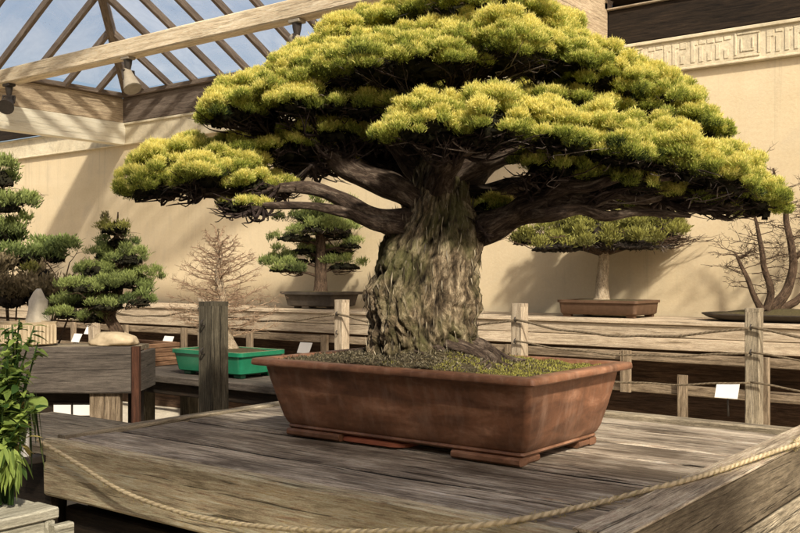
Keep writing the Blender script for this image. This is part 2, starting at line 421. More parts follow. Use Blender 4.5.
def pad(parent, px, py, w, h, dz, b, Z0, mats, dens=1.0, tilt=0, L=(.006, .0145), W=.0022, low=.10, lump=.32, clumps=None, bright=0, seed=0, name='foliage_pad', core='core', corescale=.60, up=.6, per=18, sprig=.0072, under=True, cl=(.012, .032), rag=.085):
    """one foliage cushion made of many small tufty clumps: px,py = middle of its flat underside in the photo, w,h half width and height in photo pixels"""
    Z = Z0+dz; C = at(px, py, Z); mc = .55*sum(cl)/2; a = max(.4*w/FPX*Z, w/FPX*Z-mc); b = max(.4*b, b-mc); c = max(.45*h/FPX*Z, h/FPX*Z-mc*.8)
    area = PI*(a*b)+PI*(a+b)*c
    clumps = clumps or max(10, int(area*60)); r = np.random.default_rng(seed+5)
    nC = int(area*dens*1.5/(PI*np.mean(np.square(cl))))
    p, nr, bump, K = dome(nC, a, b, c, low, clumps, lump, seed)
    ok = (nr[:, 2] > -.10) & ~((bump < .2) & (r.random(nC) < .4)); p, nr, bump = p[ok], nr[ok], bump[ok]; nC = len(p)
    p *= (1+r.normal(size=nC)*rag-.05).clip(.55, 1.14)[:, None]
    rc = r.uniform(cl[0], cl[1], nC); ctint = r.normal(size=nC)*.17
    ns = np.maximum(2, (rc**2*4*PI*.55/(sprig*1.15)**2).astype(int)); idx = np.repeat(np.arange(nC), ns); n = len(idx)
    tl = tilt/FPX*Z/a
    def world(q):
        return C+q[:, :1]*RT+q[:, 1:2]*FW+(q[:, 2:]-q[:, :1]*tl)*UP
    def vec(q): return q[:, :1]*RT+q[:, 1:2]*FW+q[:, 2:]*UP
    d = unit(r.normal(size=(n, 3))+nr[idx]*.8+np.array([0, 0, .45])); d[:, 2] = np.where(d[:, 2] < -.25, -d[:, 2], d[:, 2])
    Pw = world(p[idx])+vec(d*np.array([1, 1, .60]))*(rc[idx]*r.uniform(.75, 1.12, n))[:, None]
    A = unit(vec(d)*.55+UP*(up+.35)+r.normal(size=(n, 3))*.28)
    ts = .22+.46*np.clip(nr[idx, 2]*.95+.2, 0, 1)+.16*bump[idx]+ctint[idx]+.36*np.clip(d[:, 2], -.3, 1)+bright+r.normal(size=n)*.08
    ls = r.uniform(.65, 1.4, n); k = n*per
    Ab = np.repeat(A, per, 0); Pb = np.repeat(Pw, per, 0)+r.normal(size=(k, 3))*sprig*.5
    hh = r.uniform(-.3, 1.0, k); Pb += Ab*(hh*sprig*1.5)[:, None]
    D = unit(Ab+r.normal(size=(k, 3))*.34)
    Ls = r.uniform(L[0], L[1], k)*np.repeat(ls, per); Ws = W*r.uniform(.6, 1.35, k)
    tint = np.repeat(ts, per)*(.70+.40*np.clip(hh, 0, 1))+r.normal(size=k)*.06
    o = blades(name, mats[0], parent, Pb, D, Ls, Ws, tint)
    if core:  # opaque dark blob added for the shaded inside of the cushion
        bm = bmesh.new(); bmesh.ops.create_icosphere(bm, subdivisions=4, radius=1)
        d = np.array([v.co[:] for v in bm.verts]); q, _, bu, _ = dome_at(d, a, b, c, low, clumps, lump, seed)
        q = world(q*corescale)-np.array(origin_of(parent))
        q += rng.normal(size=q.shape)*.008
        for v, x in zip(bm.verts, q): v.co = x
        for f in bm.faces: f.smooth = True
        me = bpy.data.meshes.new('inner_foliage_shade'); bm.to_mesh(me); bm.free()
        link('inner_foliage_shade', me, o, M[core])
    k = int(PI*a*b*6500*min(1, dens*1.5))
    if under and k > 500:
        th = r.uniform(0, 2*PI, k); q = np.sqrt(r.uniform(0, 1, k))
        z = c*(.10+.30*np.sqrt(1-q*q))*r.uniform(-.45, 1.0, k)
        q3 = np.stack([a*q*np.cos(th), b*q*np.sin(th), z], 1)
        D = RT*np.cos(th)[:, None]+FW*np.sin(th)[:, None]+r.normal(size=(k, 3))*.55+UP*.1
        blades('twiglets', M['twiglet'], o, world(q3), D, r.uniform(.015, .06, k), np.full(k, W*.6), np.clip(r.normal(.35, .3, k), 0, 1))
    return C, a, b, c

def twigs(mb, start, C, a, b, c, n, r0=.005, droop=.0, seg=5):
    """fine branches fanning from a branch point to the underside of a cushion"""
    s = np.array(start, float)
    for i in range(n):
        th = random.uniform(0, 2*PI); q = math.sqrt(random.uniform(.08, 1))*.92
        e = C+RT*(a*q*math.cos(th))+FW*(b*q*math.sin(th))+UP*(c*(.25*(1-q*q))-droop-random.uniform(0, .02))
        m1 = s*.62+e*.38+np.array([random.gauss(0, .018) for _ in range(3)])-UP*random.uniform(0, .03)
        m2 = s*.28+e*.72+np.array([random.gauss(0, .016) for _ in range(3)])-UP*random.uniform(0, .02)
        rr = r0*random.uniform(.6, 1.2)
        mb.tube([s, m1, m2, e], [rr*1.3, rr, rr*.6, rr*.25], seg, sub=4, cap=False)
        for j in range(3):
            f = random.choice((m1, m2, (m2+e)/2)); e2 = f+(e-s)*random.uniform(.08, .22)+RT*random.gauss(0, .04)+FW*random.gauss(0, .04)+UP*random.uniform(-.015, .035)
            mb.tube([f, (f+e2)/2+np.array([random.gauss(0, .008) for _ in range(3)]), e2], [rr*.5, rr*.4, rr*.2], 4, sub=2, cap=False)

# ------------------------------------------------------------------ ground
gm = MB(); nG = 70
gx = np.concatenate([[-400, -120, -40], np.linspace(-16, 8, nG), [40, 120, 400]]); gy = np.concatenate([[-400, -100, -30], np.linspace(-6, 12, nG), [40, 120, 400]])
vs = [(x, y, .012*vnoise((x, y, 0), 1.7) if -16 <= x <= 8 and -6 <= y <= 12 else 0) for y in gy for x in gx]
w_ = len(gx)
gm.add(vs, [(j*w_+i, j*w_+i+1, (j+1)*w_+i+1, (j+1)*w_+i) for j in range(len(gy)-1) for i in range(w_-1)], None, True)
tag(gm.build('ground', M['ground']), kind='structure')

# ------------------------------------------------------------------ back wall with its frieze
YW = 7.0
FB, FT = zz(1.53), zz(1.79)         # frieze bottom / top
wall = thing('courtyard_wall', (-6, YW, 0), 'long warm tan stucco wall behind all the bonsai trees, with a carved band along its top', 'wall')
mb = MB(); mb.box((-18, YW, -.05), (3.5, YW+.3, FB), 0, .002); mb.build('wall_face', M['stucco'], wall)
mb = MB()
for i in range(9): mb.box((-18+i*2.4+.004, YW-.03, FB), (-15.6+i*2.4-.004, YW+.3, FT), 0, .005)
fr = mb.build('frieze', M['frieze'], wall)
mb = MB()
mb.box((-18, YW-.052, FT-.028), (3.5, YW-.030, FT-.002), 0, .004); mb.box((-18, YW-.045, FB+.002), (3.5, YW-.030, FB+.02), 0, .004)
def key(x0, z0, s):      # square meander spiral in relief
    t = s*.085; y0, y1 = YW-.037, YW-.0295
    def bar(ax, az, bx, bz): mb.box((x0+min(ax, bx)*s-t/2, y0, z0+min(az, bz)*s-t/2), (x0+max(ax, bx)*s+t/2, y1, z0+max(az, bz)*s+t/2), None, .003)
    bar(0, 0, 1, 0); bar(0, .12, 0, 1); bar(.12, 1, 1, 1); bar(1, .12, 1, .88); bar(.25, .25, .25, .75); bar(.37, .25, .75, .25); bar(.75, .37, .75, .75)
x = -3.15; k = 0
while x < 1.5:
    if k % 3 == 0: key(x, FB+.045, .165); x += .22
    else:
        for j in range(5):
            mb.box((x+j*.062, YW-.0355, FB+.05), (x+j*.062+.03, YW-.0295, FB+.05+random.choice((.06, .11, .15))), 2, .003)
            mb.box((x+j*.062, YW-.035, FB+.19-random.uniform(0, .05)), (x+j*.062+.048, YW-.0295, FB+.208), 0, .003)
        x += .33
    k += 1
mb.build('relief', M['frieze'], fr)

mb = MB(); mb.box((-1.2, -.02, 3.25), (6, .77, 3.31), 0, .01); mb.box((-1.2, .70, 3.10), (6, .765, 3.245), 0, .01)  # unseen eave strip, added to shade the pot front and deck front
mb.box((-12, -4, 3.25), (7, -1.2, 3.31), 0, .01)  # unseen dark cover behind the camera, added to cut sky light
tag(mb.build('roof', M['darkwood'], base=(2, .4, 3.25)), kind='structure')
mb = MB(); mb.box((-12, -4.2, -.05), (7, -4.02, 3.25), 0, .01); tag(mb.build('wall', M['darkwood'], base=(-3, -4, 0)), kind='structure')  # unseen dark screen, added to keep sky light off the front faces
# ------------------------------------------------------------------ roof: glazed hip skylight over the left bay
XL, XR, YF = -9.4, -3.26, .86
ZE = zz(2.10); SL = .58
sky = thing('glazed_skylight', (XL, YW, FB), 'glazed hip skylight on brown rafters over the left side of the court', 'skylight')
mb = MB(); mb.box((XL-.12, YF, FB), (XL, YW-.032, FT-.002), 1, .006); mb.build('lower_fascia', M['whiteboard'], sky)
mb = MB(); mb.box((XL-.10, YF, FT), (XL-.015, YW-.052, ZE-.02), 1, .006); mb.build('upper_fascia', M['fascia'], sky)
mb = MB(); mb.box((XL-.10, YW-.05, FT+.002), (XR-.1, YW+.25, ZE-.021), 0, .006); o = mb.build('upper_fascia', M['rafter'], sky); tag(o, 'dark brown upper board along the wall')
mb = MB(); mb.box((XR-.12, YF, FT-.02), (XR, YW-.055, ZE+.25), 1, .006); o = mb.build('side_fascia', M['fascia'], sky)
mb = MB(); mb.box((XR-.125, YF, FB+.06), (XR-.01, YW-.055, FT-.022), 1, .006); mb.build('lower_fascia', M['whiteboard'], sky)
mb = MB(); mb.box((XL-.16, YF, ZE-.02), (XL+.05, YW-.06, ZE+.03), 1, .004); mb.build('curb', M['rafter'], sky)
mb = MB(); mb.box((XL+.05, YW-.10, ZE-.02), (XR, YW+.25, ZE+.03), 0, .004); mb.build('curb', M['rafter'], sky)
apex = np.array([(XL+XR)/2, (YF+YW)/2, ZE+SL*(XR-XL)/2]); half = (XR-XL)/2
cor = {'bl': (XL, YW), 'br': (XR, YW), 'fl': (XL, YF), 'fr': (XR, YF)}
for kx, (x, y) in cor.items():
    mb = MB(); mb.plank((x, y, ZE+.02), apex+np.array([0, 0, .02]), .08, .13, (0, 0, 1), .005); mb.build('hip_rafter', M['rafter'], sky)
SP = .42
for side in ('back', 'left'):
    k = 1
    while k*SP < 2*half-.2:
        q = k*SP; run = min(q, 2*half-q)
        if side == 'back': a_ = (XL+q, YW, ZE); b_ = (XL+q, YW-run, ZE+SL*run)
        elif side == 'front': a_ = (XL+q, YF, ZE); b_ = (XL+q, YF+run, ZE+SL*run)
        elif side == 'left': a_ = (XL, YW-q, ZE); b_ = (XL+run, YW-q, ZE+SL*run)
        else: a_ = (XR, YW-q, ZE); b_ = (XR-run, YW-q, ZE+SL*run)
        mb = MB(); mb.plank(a_, b_, .042, .07, (0, 0, 1), .003); mb.build('rafter', M['rafter'], sky); k += 1
    c4 = {'back': ('bl', 'br'), 'left': ('fl', 'bl'), 'front': ('fr', 'fl'), 'right': ('br', 'fr')}[side]
    p0, p1 = (np.array([*cor[c], ZE+.075]) for c in c4)
    mb = MB(); mb.add([p0, p1, apex+np.array([0, 0, .075])], [(0, 1, 2)]); mb.build('glass_pane', M['glass'], sky)
# tie beam under the glazing
tb = MB(); tb.plank((XL-.02, 5.35, zz(2.03)), (XR-.1, 5.35, zz(2.03)), .15, .15, (0, 0, 1), .012, wob=.004)
tag(tb.build('roof_beam', M['beam'], base=(XL, 5.35, zz(1.96))), 'long pale timber tie beam crossing below the skylight glass at upper left', 'beam')
# flat dark ceiling left of the skylight, sloping dark roof over the right bay
mb = MB(); mb.box((-16, YW-.10, FT+.002), (XL-.17, YW-.07, FT+.30), 0, .004); mb.box((-16, YW-.16, FT+.302), (XL-.17, YW-.04, FT+.36), 0, .004)
tag(mb.build('wall_board', M['darkwood'], base=(XL-1, YW, FT)), 'dark board over the wall band at the far left, under the bright beam', 'board')
rr = thing('dark_roof', (XR, YW, FT), 'dark brown roof edge over the carved band at upper right', 'roof')
mb = MB(); mb.box((XR+.004, YW-.05, FT), (3.5, YW+.25, zz(2.07)), 0, .006); mb.build('fascia', M['darkwood'], rr)
mb = MB(); mb.box((XR+.004, YW-.075, zz(2.072)), (3.5, YW+.25, zz(2.085)), 0, .003); mb.build('edge_strip', M['palewood'], rr)
mb = MB()
for i in range(1): mb.plank((XR+.01, YW-.0-i*.3, zz(2.15)+i*.3*SL), (3.5, YW-i*.3, zz(2.15)+i*.3*SL), .335, .03, (0, SL, 1), .003)
mb.build('soffit', M['darkwood'], rr)

# spotlights hanging from the beam
def spotlight(p, aim, label, mat, dark):
    t = thing('spotlight', p, label, 'spotlight', 'spotlights on the roof beam')
    p = np.array(p, float); aim = unit(np.array(aim, float)); k0 = len(bpy.data.objects)
    mb = MB(); mb.rrloft(p[0], p[1], [(p[2]-.035, .07, .05, .012), (p[2]-.03, .075, .055, .012), (p[2]-.002, .075, .055, .012)]); mb.build('mount', mat, t, autosmooth=40)
    mb = MB(); k = p-UP*.16
    mb.tube([p-UP*.03, p-UP*.08, k], [.05, .045, .028], 12, cap=True)
    sd = unit(np.cross(aim, UP)); mb.tube([k+sd*.075-UP*.01, k+sd*.075-UP*.06+aim*.06], [.012, .012], 6); mb.tube([k-sd*.075-UP*.01, k-sd*.075-UP*.06+aim*.06], [.012, .012], 6); mb.tube([k-sd*.08, k+sd*.08], [.014, .014], 6)
    mb.build('bracket', M['darkmetal'], t, autosmooth=40)
    q = k-UP*.05
    mb = MB(); pr = [(-.08, .035), (-.06, .055), (0, .062), (.10, .082), (.20, .105), (.205, .098), (.12, .07)]
    mb.tube([q+aim*x for x, _ in pr], [r for _, r in pr], 20); h = mb.build('housing', mat, t, autosmooth=40)
    t.scale = (.78, .78, .78)
    return t
spotlight(at_y(128, 57, 5.33), (.45, -.05, -.75), 'pale spotlight hanging from the roof beam at the skylight corner', M['metal'], 0)
spotlight(at_y(9, 84, 5.33), (.5, -.5, -.55), 'dark spotlight hanging at the left end of the roof beam', M['darkmetal'], 1)
spotlight(at_y(297, 20, 5.33), (.6, .2, -.6), 'pale spotlight on the roof beam, half hidden by the top of the large crown', M['metal'], 0)

# ------------------------------------------------------------------ wall bench behind
BF = 6.2
bench = thing('wall_bench', (-5, BF, 0), 'long weathered display bench running along the tan wall', 'bench')
mb = MB(); x = -13.5
while x < 2.4:
    L = random.uniform(1.9, 2.7)
    for (a_, b_) in ((-.505, -.425), (-.421, -.337)):
        mb.box((x+.003, BF, zz(a_)), (x+L-.003, BF+.03, zz(b_)), 0, .004, wob=.003)
    x += L
mb.build('apron', M['benchtop'], bench)
mb = MB()
for i in range(5): mb.box((-13.5, BF-.02+i*.152, zz(-.336)), (2.6, BF-.02+i*.152+.147, zz(-.31)), 0, .004)
mb.build('bench_top', M['benchtop'], bench)
mb = MB(); mb.box((-13.5, BF-.04, zz(-.585)), (2.6, BF+.03, zz(-.525)), 0, .005, wob=.003); mb.build('rail', M['fencewood'], bench)
mb = MB(); mb.box((-13.5, BF-.03, zz(-.80)), (2.6, BF+.03, zz(-.735)), 0, .005, wob=.003); mb.build('rail', M['fencewood'], bench)
mb = MB(); mb.box((-13.5, BF-.05, zz(-1.12)), (2.6, BF+.02, zz(-1.04)), 0, .005, wob=.003); mb.build('rail', M['fencewood'], bench)
mb = MB(); mb.box((-13.5, BF+.35, 0), (2.6, BF+.38, zz(-.52)), 0, .003); mb.build('back_board', M['brownboard'], bench)
x = -12.9; k = 0
while x < 2.3:
    mb = MB(); mb.box((x, BF-.085, 0 if k % 2 == 0 else zz(-.8)), (x+.075, BF-.055, zz(-.515)), 2, .005, wob=.002); mb.build('leg', M['fencewood'], bench)
    mb = MB(); mb.box((x+.40, BF-.075, zz(-1.14) if k % 2 == 0 else 0), (x+.47, BF-.055, zz(-.66)), 2, .005, wob=.002); mb.build('strut', M['fencewood'], bench)
    x += .92; k += 1

# rope fence in front of the wall bench
YP = 5.28
def rope_post(x, y, s, top, mat, label, group, name='rope_post'):
    t = thing(name, (x, y, 0), label, 'post', group)
    mb = MB(); mb.box((x-s/2, y-s/2, -.05), (x+s/2, y+s/2, top-.02), 2, .006, wob=.003)
    mb.plank((x, y, top-.02), (x, y, top), s*.99, s*.99, (0, 1, 0), .004); mb.build('shaft', mat, t)
    mb = MB()
    for z in (top-.10, top-.235): mb.tube([(x, y-s/2-.004, z-.012), (x, y-s/2-.022, z-.012), (x, y-s/2-.026, z+.004), (x, y-s/2-.012, z+.014)], [.004]*4, 6, sub=3)
    mb.build('hook', M['darkmetal'], t)
    return t
PT = zz(-.18)
posts = [(-7.58, 'pale rope post furthest left, behind the conical green bonsai'), (-6.07, 'pale rope post hidden behind the dark post left of the big pot'),
         (-4.57, 'pale square rope post just left of the big trunk'), (-3.08, 'pale square rope post just right of the big trunk'), (-1.62, 'tall grey square rope post at right, in front of the bare trunks')]
src = None
for x, lab in posts:
    if src is None: src = rope_post(x, YP, .082, PT, M['palewood'], lab, 'posts of the rope fence'); continue
    c = copy_tree(src) if x < -2 else rope_post(x, YP, .08, PT, M['greywood'], lab, 'posts of the rope fence')
    if x < -2: c.location = (x, YP, 0); c['label'] = lab
for i, (x0, x1) in enumerate([(-7.58, -6.07), (-6.07, -4.57), (-4.57, -3.08), (-3.08, -1.62), (-1.62, -.12)]):
    for j, (z, sag, r) in enumerate([(-.28, .075, .008), (-.415, .05, .006), (-.575, .05, .006)]):
        if j and i < 3: continue
        mb = MB(); pts = []
        for k in range(15):
            u = k/14; pts.append((x0+(x1-x0)*u, YP-.062, zz(z-sag*4*u*(1-u))+.004*math.sin(k*1.7)))
        mb.tube(pts, [r]*15, 6, sub=2)
        where = ['beside the conical green bonsai', 'between the dark post and the pale post left of the trunk', 'behind the big trunk', 'between the pale post right of the trunk and the tall grey post', 'right of the tall grey post'][i]
        lv = ['upper', 'middle', 'lowest'][j] if i >= 3 else 'thin'
        tag(mb.build('fence_rope', M['thinrope'], base=(x0, YP, zz(z))), f'{lv} sagging rope {where}', 'rope', 'ropes of the rope fence')
# dark post left of the pot
rope_post(-3.52, 3.12, .105, zz(-.128), M['postdark'], 'thick dark cracked wooden post left of the big pot', None, 'timber_post')

# label cards
def card(p, label, w=.14, h=.10, src=[None]):
    if src[0] is None:
        t = thing('label_card', p, label, 'label card', 'white plant label cards'); p = np.array(p, float)
        mb = MB(); mb.plank(p+np.array([-w/2, .02, 0]), p+np.array([w/2, .02, 0]), .004, h, (0, .45, .9), .001); mb.build('card', M['card'], t)
        mb = MB(); mb.tube([p+np.array([0, .03, -.03]), p+np.array([0, .045, -.16])], [.006, .006], 6); mb.build('stake', M['darkmetal'], t)
        src[0] = t
    else:
        t = copy_tree(src[0]); t.location = Vector([float(x) for x in p]); t['label'] = label
    return t
card(at_y(726, 391, 5.9), 'white label card behind the tall grey rope post at right')
card(at_y(303, 348, 6.05), 'white label card low in front of the bench under the dark pine')
card(at_y(166, 341, 6.05), 'white label card right of the conical green bonsai trunk')
card(at_y(75, 338, 6.05), 'white label card left of the conical green bonsai trunk')
card(at_y(88, 330, 6.0), 'white label card standing highest, behind the conical green bonsai trunk', )

# ------------------------------------------------------------------ display platform
PX0, PX1, PY0, PY1, PZ = -2.865, -.80, 1.82, 3.46, zz(-.545)
plat = thing('display_platform', (-1.85, 2.6, 0), 'large weathered plank display table carrying the huge juniper in its red brown pot', 'display table')
mb = MB(); y = PY0+.028
ws = [.215, .30, .30, .24, .27, .245]
for w in ws:
    y2 = min(y+w, PY1-.07)
    mb.box((PX0+.05, y+.010, PZ-.04), (PX1-.127, y2-.010, PZ+random.uniform(-.002, .002)), 0, .006, wob=.0045); y = y2
mb.build('deck', M['deck'], plat)
mb = MB(); y = PY0+.028; mb.box((PX0+.05, y-.002, PZ-.036), (PX1-.128, y+.0095, PZ-.006), 0, .001)  # dark strips added in the open gaps, standing for their shade
for w in ws[:-1]:
    y += w; mb.box((PX0+.05, y-.0095, PZ-.036), (PX1-.128, y+.0095, PZ-.006), 0, .001)
mb.box((PX1-.1265, PY0+.03, PZ-.036), (PX1-.101, PY1-.07, PZ-.008), 1, .001); mb.build('joint_shade', M['gap_shade'], plat)
mb = MB(); mb.box((PX0, PY0-.02, PZ-.185), (PX1-.11, PY0+.026, PZ+.002), 0, .008, wob=.005); mb.build('front_board', M['frontboard'], plat)
mb = MB(); mb.box((PX1-.10, PY0-.06, PZ-.13), (PX1, PY1, PZ+.024), 1, .008, wob=.004); mb.build('side_beam', M['beamwood'], plat)
mb = MB(); mb.box((PX1-.102, PY0-.064, PZ+.0245), (PX1+.006, PY1+.004, PZ+.032), 1, .003, wob=.002); mb.build('lit_beam_top', M['lit_top'], plat)  # thin added board, coloured pale as the beam's lit top
mb = MB(); mb.box((PX0, PY0+.03, PZ-.16), (PX0+.045, PY1-.07, PZ+.012), 1, .006, wob=.004); mb.build('edge_strip', M['greywood'], plat)
mb = MB(); mb.box((PX0, PY1-.065, PZ-.16), (PX1-.105, PY1, PZ+.018), 0, .006, wob=.004); mb.build('edge_strip', M['greywood'], plat)
mb = MB(); mb.box((PX0+.005, PY0+.06, PZ-.40), (PX1-.12, PY0+.11, PZ-.235), 0, .006, wob=.003); mb.build('lower_beam', M['darkwood'], plat)
mb = MB(); mb.box((PX1-.085, PY0+.02, PZ-.27), (PX1-.02, PY1, PZ-.15), 1, .006, wob=.003); mb.build('lower_beam', M['greywood'], plat)
mb = MB()
for i in range(15): mb.box((PX0+.01+i*.133, PY0+.14, -.02), (PX0+.01+i*.133+.129, PY0+.165, PZ-.05), 2, .003)
for i in range(11): mb.box((PX0+.01, PY0+.17+i*.13, -.02), (PX0+.035, PY0+.17+i*.13+.126, PZ-.165), 2, .003)
mb.build('skirt', M['darkwood'], plat)
for (x, y) in ((PX0+.18, PY0+.22), (PX1-.25, PY0+.22), (PX0+.18, PY1-.2), (PX1-.25, PY1-.2), (-1.83, PY0+.22)):
    mb = MB(); mb.box((x-.06, y-.06, -.02), (x+.06, y+.06, PZ-.042), 2, .006); mb.build('leg', M['darkwood'], plat)

# manila rope hanging in front of the platform
mb = MB()
RP = [(38,440,3.10),(75,462,2.985),(120,490,2.83),(180,512,2.665),(240,524,2.515),(330,531,2.32),(420,530,2.155),(480,525,2.075),(530,517.5,2.098),(575,508,2.19),(614,499,2.277),(650,489.5,2.29),(680,482,2.33),(715,472,2.445),(737,464.5,2.53),(776,451,2.71),(800,443,2.84)]
pts = np.array([at(*q) for q in RP]); pts = np.vstack([pts, [[-.80, 3.0, zz(-.503)], [-.83, 3.3, zz(-.503)], [-.86, 3.46, zz(-.51)]]])
pts, _ = catmull(pts, np.ones(len(pts)), 3)
def strand(th, L): return 1+.12*math.cos(3*th+L*230)
mb.tube(pts, [.0062]*len(pts), 16, ridge=strand, sub=12)
n_ = 2400; ii = rng.integers(0, len(pts), n_); ii = np.minimum(ii, len(pts)-2); P_ = pts[ii]+(pts[ii+1]-pts[ii])*rng.random(n_)[:, None]+rng.normal(size=(n_, 3))*.005
ropeT = thing('manila_rope', pts[0], 'thick pale manila rope sagging across the platform front and lying over its right side', 'rope')
mb.build('rope', M['rope'], ropeT)
D_ = rng.normal(size=(n_, 3))+np.array([0, -.4, -.5]); 
blades('frayed_fibres', M['yellowleaf'], ropeT, P_, D_, rng.uniform(.005, .015, n_), np.full(n_, .0011), np.full(n_, .7))
t = thing('corner_peg', (-2.885, 1.745, zz(-.74)), 'small white peg holding the left end of the thick rope', 'peg')
mb = MB(); mb.tube([(-2.885, 1.745, zz(-.60)), (-2.885, 1.745, zz(-.515))], [.014, .014], 10); mb.build('peg', M['card'], t, autosmooth=40)
mb = MB(); mb.box((-2.90, 1.735, zz(-.62)), (-2.85, 1.80, zz(-.595)), 1, .004); mb.build('bracket', M['darkmetal'], t)


# ------------------------------------------------------------------ the pot
RX0, RX1, RY0, RY1 = -2.372, -1.278, 2.262, 2.92
pcx, pcy = (RX0+RX1)/2, (RY0+RY1)/2; hx, hy = (RX1-RX0)/2, (RY1-RY0)/2
RZ = zz(-.281)
pot = thing('bonsai_pot', (pcx, pcy, PZ), 'large rectangular red brown clay pot on low corner feet, in the middle of the platform', 'pot')
def pr(z, ins, cr, ie=None): return (z, hx-(ins if ie is None else ie), hy-ins, cr)
F0 = PZ+.036
body = [pr(F0, .125, .014, .11), pr(F0+.003, .098, .016, .088), pr(F0+.010, .092, .018, .080), pr(F0+.03, .084, .018, .070), pr(F0+.10, .064, .018, .052), pr(F0+.16, .046, .018, .041), pr(RZ-.036, .037, .018, .036), pr(RZ-.022, .034, .018, .034)]
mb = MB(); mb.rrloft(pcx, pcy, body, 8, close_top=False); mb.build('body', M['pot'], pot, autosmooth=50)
rim = [pr(RZ-.0225, .036, .018), pr(RZ-.024, .010, .016), pr(RZ-.022, .003, .014), pr(RZ-.018, 0, .013), pr(RZ-.005, .001, .013), pr(RZ-.001, .004, .013), pr(RZ, .009, .012), pr(RZ, .044, .010), pr(RZ-.004, .048, .010), pr(RZ-.05, .053, .010)]
mb = MB(); mb.rrloft(pcx, pcy, rim, 8, close_top=False, close_bottom=False); mb.build('rim', M['pot'], pot, autosmooth=50)
mb = MB(); mb.rrloft(pcx, pcy, [pr(F0-.010, .099, .012, .090), pr(F0-.004, .094, .012, .085), pr(F0+.003, .097, .012, .088)], 6); mb.build('base_moulding', M['pot'], pot, autosmooth=50)
for sx in (-1, 1):
    for sy in (-1, 1):
        mb = MB(); ex, ey = pcx+sx*(hx-.092), pcy+sy*(hy-.084)
        mb.box((min(ex, ex-sx*.235), min(ey, ey-sy*.05), PZ+.002), (max(ex, ex-sx*.235), max(ey, ey-sy*.05), F0-.011), 0, .006)
        mb.box((min(ex, ex-sx*.05), min(ey-sy*.051, ey-sy*.12), PZ+.002), (max(ex, ex-sx*.05), max(ey-sy*.051, ey-sy*.12), F0-.011), 1, .006)
        mb.build('foot', M['pot'], pot)
# soil mound
def soil_h(x, y):
    dx, dy = (x-TB[0]), (y-TB[1]); e = math.exp(-((dx/.27)**2+(dy/.21)**2))
    return RZ-.014+.078*e+.012*vnoise((x, y, 0), 14)+.006*vnoise((x, y, 3), 40)
TB = at(427, 350, 3.15); TB[1] = pcy+.0
TB = np.array([TB[0], pcy-.01, 0])
ns = 70; vs = []; ins = .050
for j in range(ns+1):
    for i in range(ns+1):
        x = RX0+ins+(RX1-RX0-2*ins)*i/ns; y = RY0+ins+(RY1-RY0-2*ins)*j/ns; vs.append((x, y, soil_h(x, y)))
mb = MB(); mb.add(vs, [(j*(ns+1)+i, j*(ns+1)+i+1, (j+1)*(ns+1)+i+1, (j+1)*(ns+1)+i) for j in range(ns) for i in range(ns)], None, True)
soil = mb.build('soil', M['soil'], pot)
n_ = 30000; X = rng.uniform(RX0+ins, RX1-ins, n_); Y = rng.uniform(RY0+ins, RY1-ins, n_)
keep = np.array([vnoise((x, y, 7), 9)+.55*(x-(TB[0]+.12))/.25 > .02 for x, y in zip(X, Y)]); X, Y = X[keep], Y[keep]
P_ = np.array([(x, y, soil_h(x, y)-.002) for x, y in zip(X, Y)]); m_ = len(P_)
o = blades('moss', M['mossleaf'], pot, P_, rng.normal(size=(m_, 3))*.5+UP, rng.uniform(.004, .011, m_), np.full(m_, .003), rng.uniform(.2, 1, m_)); o['kind'] = 'stuff'
n_ = 17000; X = np.clip(rng.normal(TB[0]-.08, .21, n_), RX0+ins, RX1-ins); Y = np.clip(rng.normal(TB[1]-.1, .13, n_), RY0+ins, RY1-ins)
P_ = np.array([(x, y, soil_h(x, y)+.001) for x, y in zip(X, Y)])
o = blades('leaf_litter', M['litter'], pot, P_, rng.normal(size=(n_, 3))+np.array([0, 0, .5]), rng.uniform(.004, .016, n_), rng.uniform(.0018, .005, n_), rng.uniform(0, 1, n_)); o['kind'] = 'stuff'
mb = MB(); mb.rrloft(-1.93, 2.42, [(PZ+.002, .13, .055, .05), (PZ+.006, .14, .062, .055), (PZ+.016, .138, .06, .055), (PZ+.021, .125, .05, .045)], 8)
tag(mb.build('clay_tile', M['tile'], base=(-1.93, 2.42, PZ), autosmooth=50), 'flat red clay tile lying under the front of the big pot', 'tile')

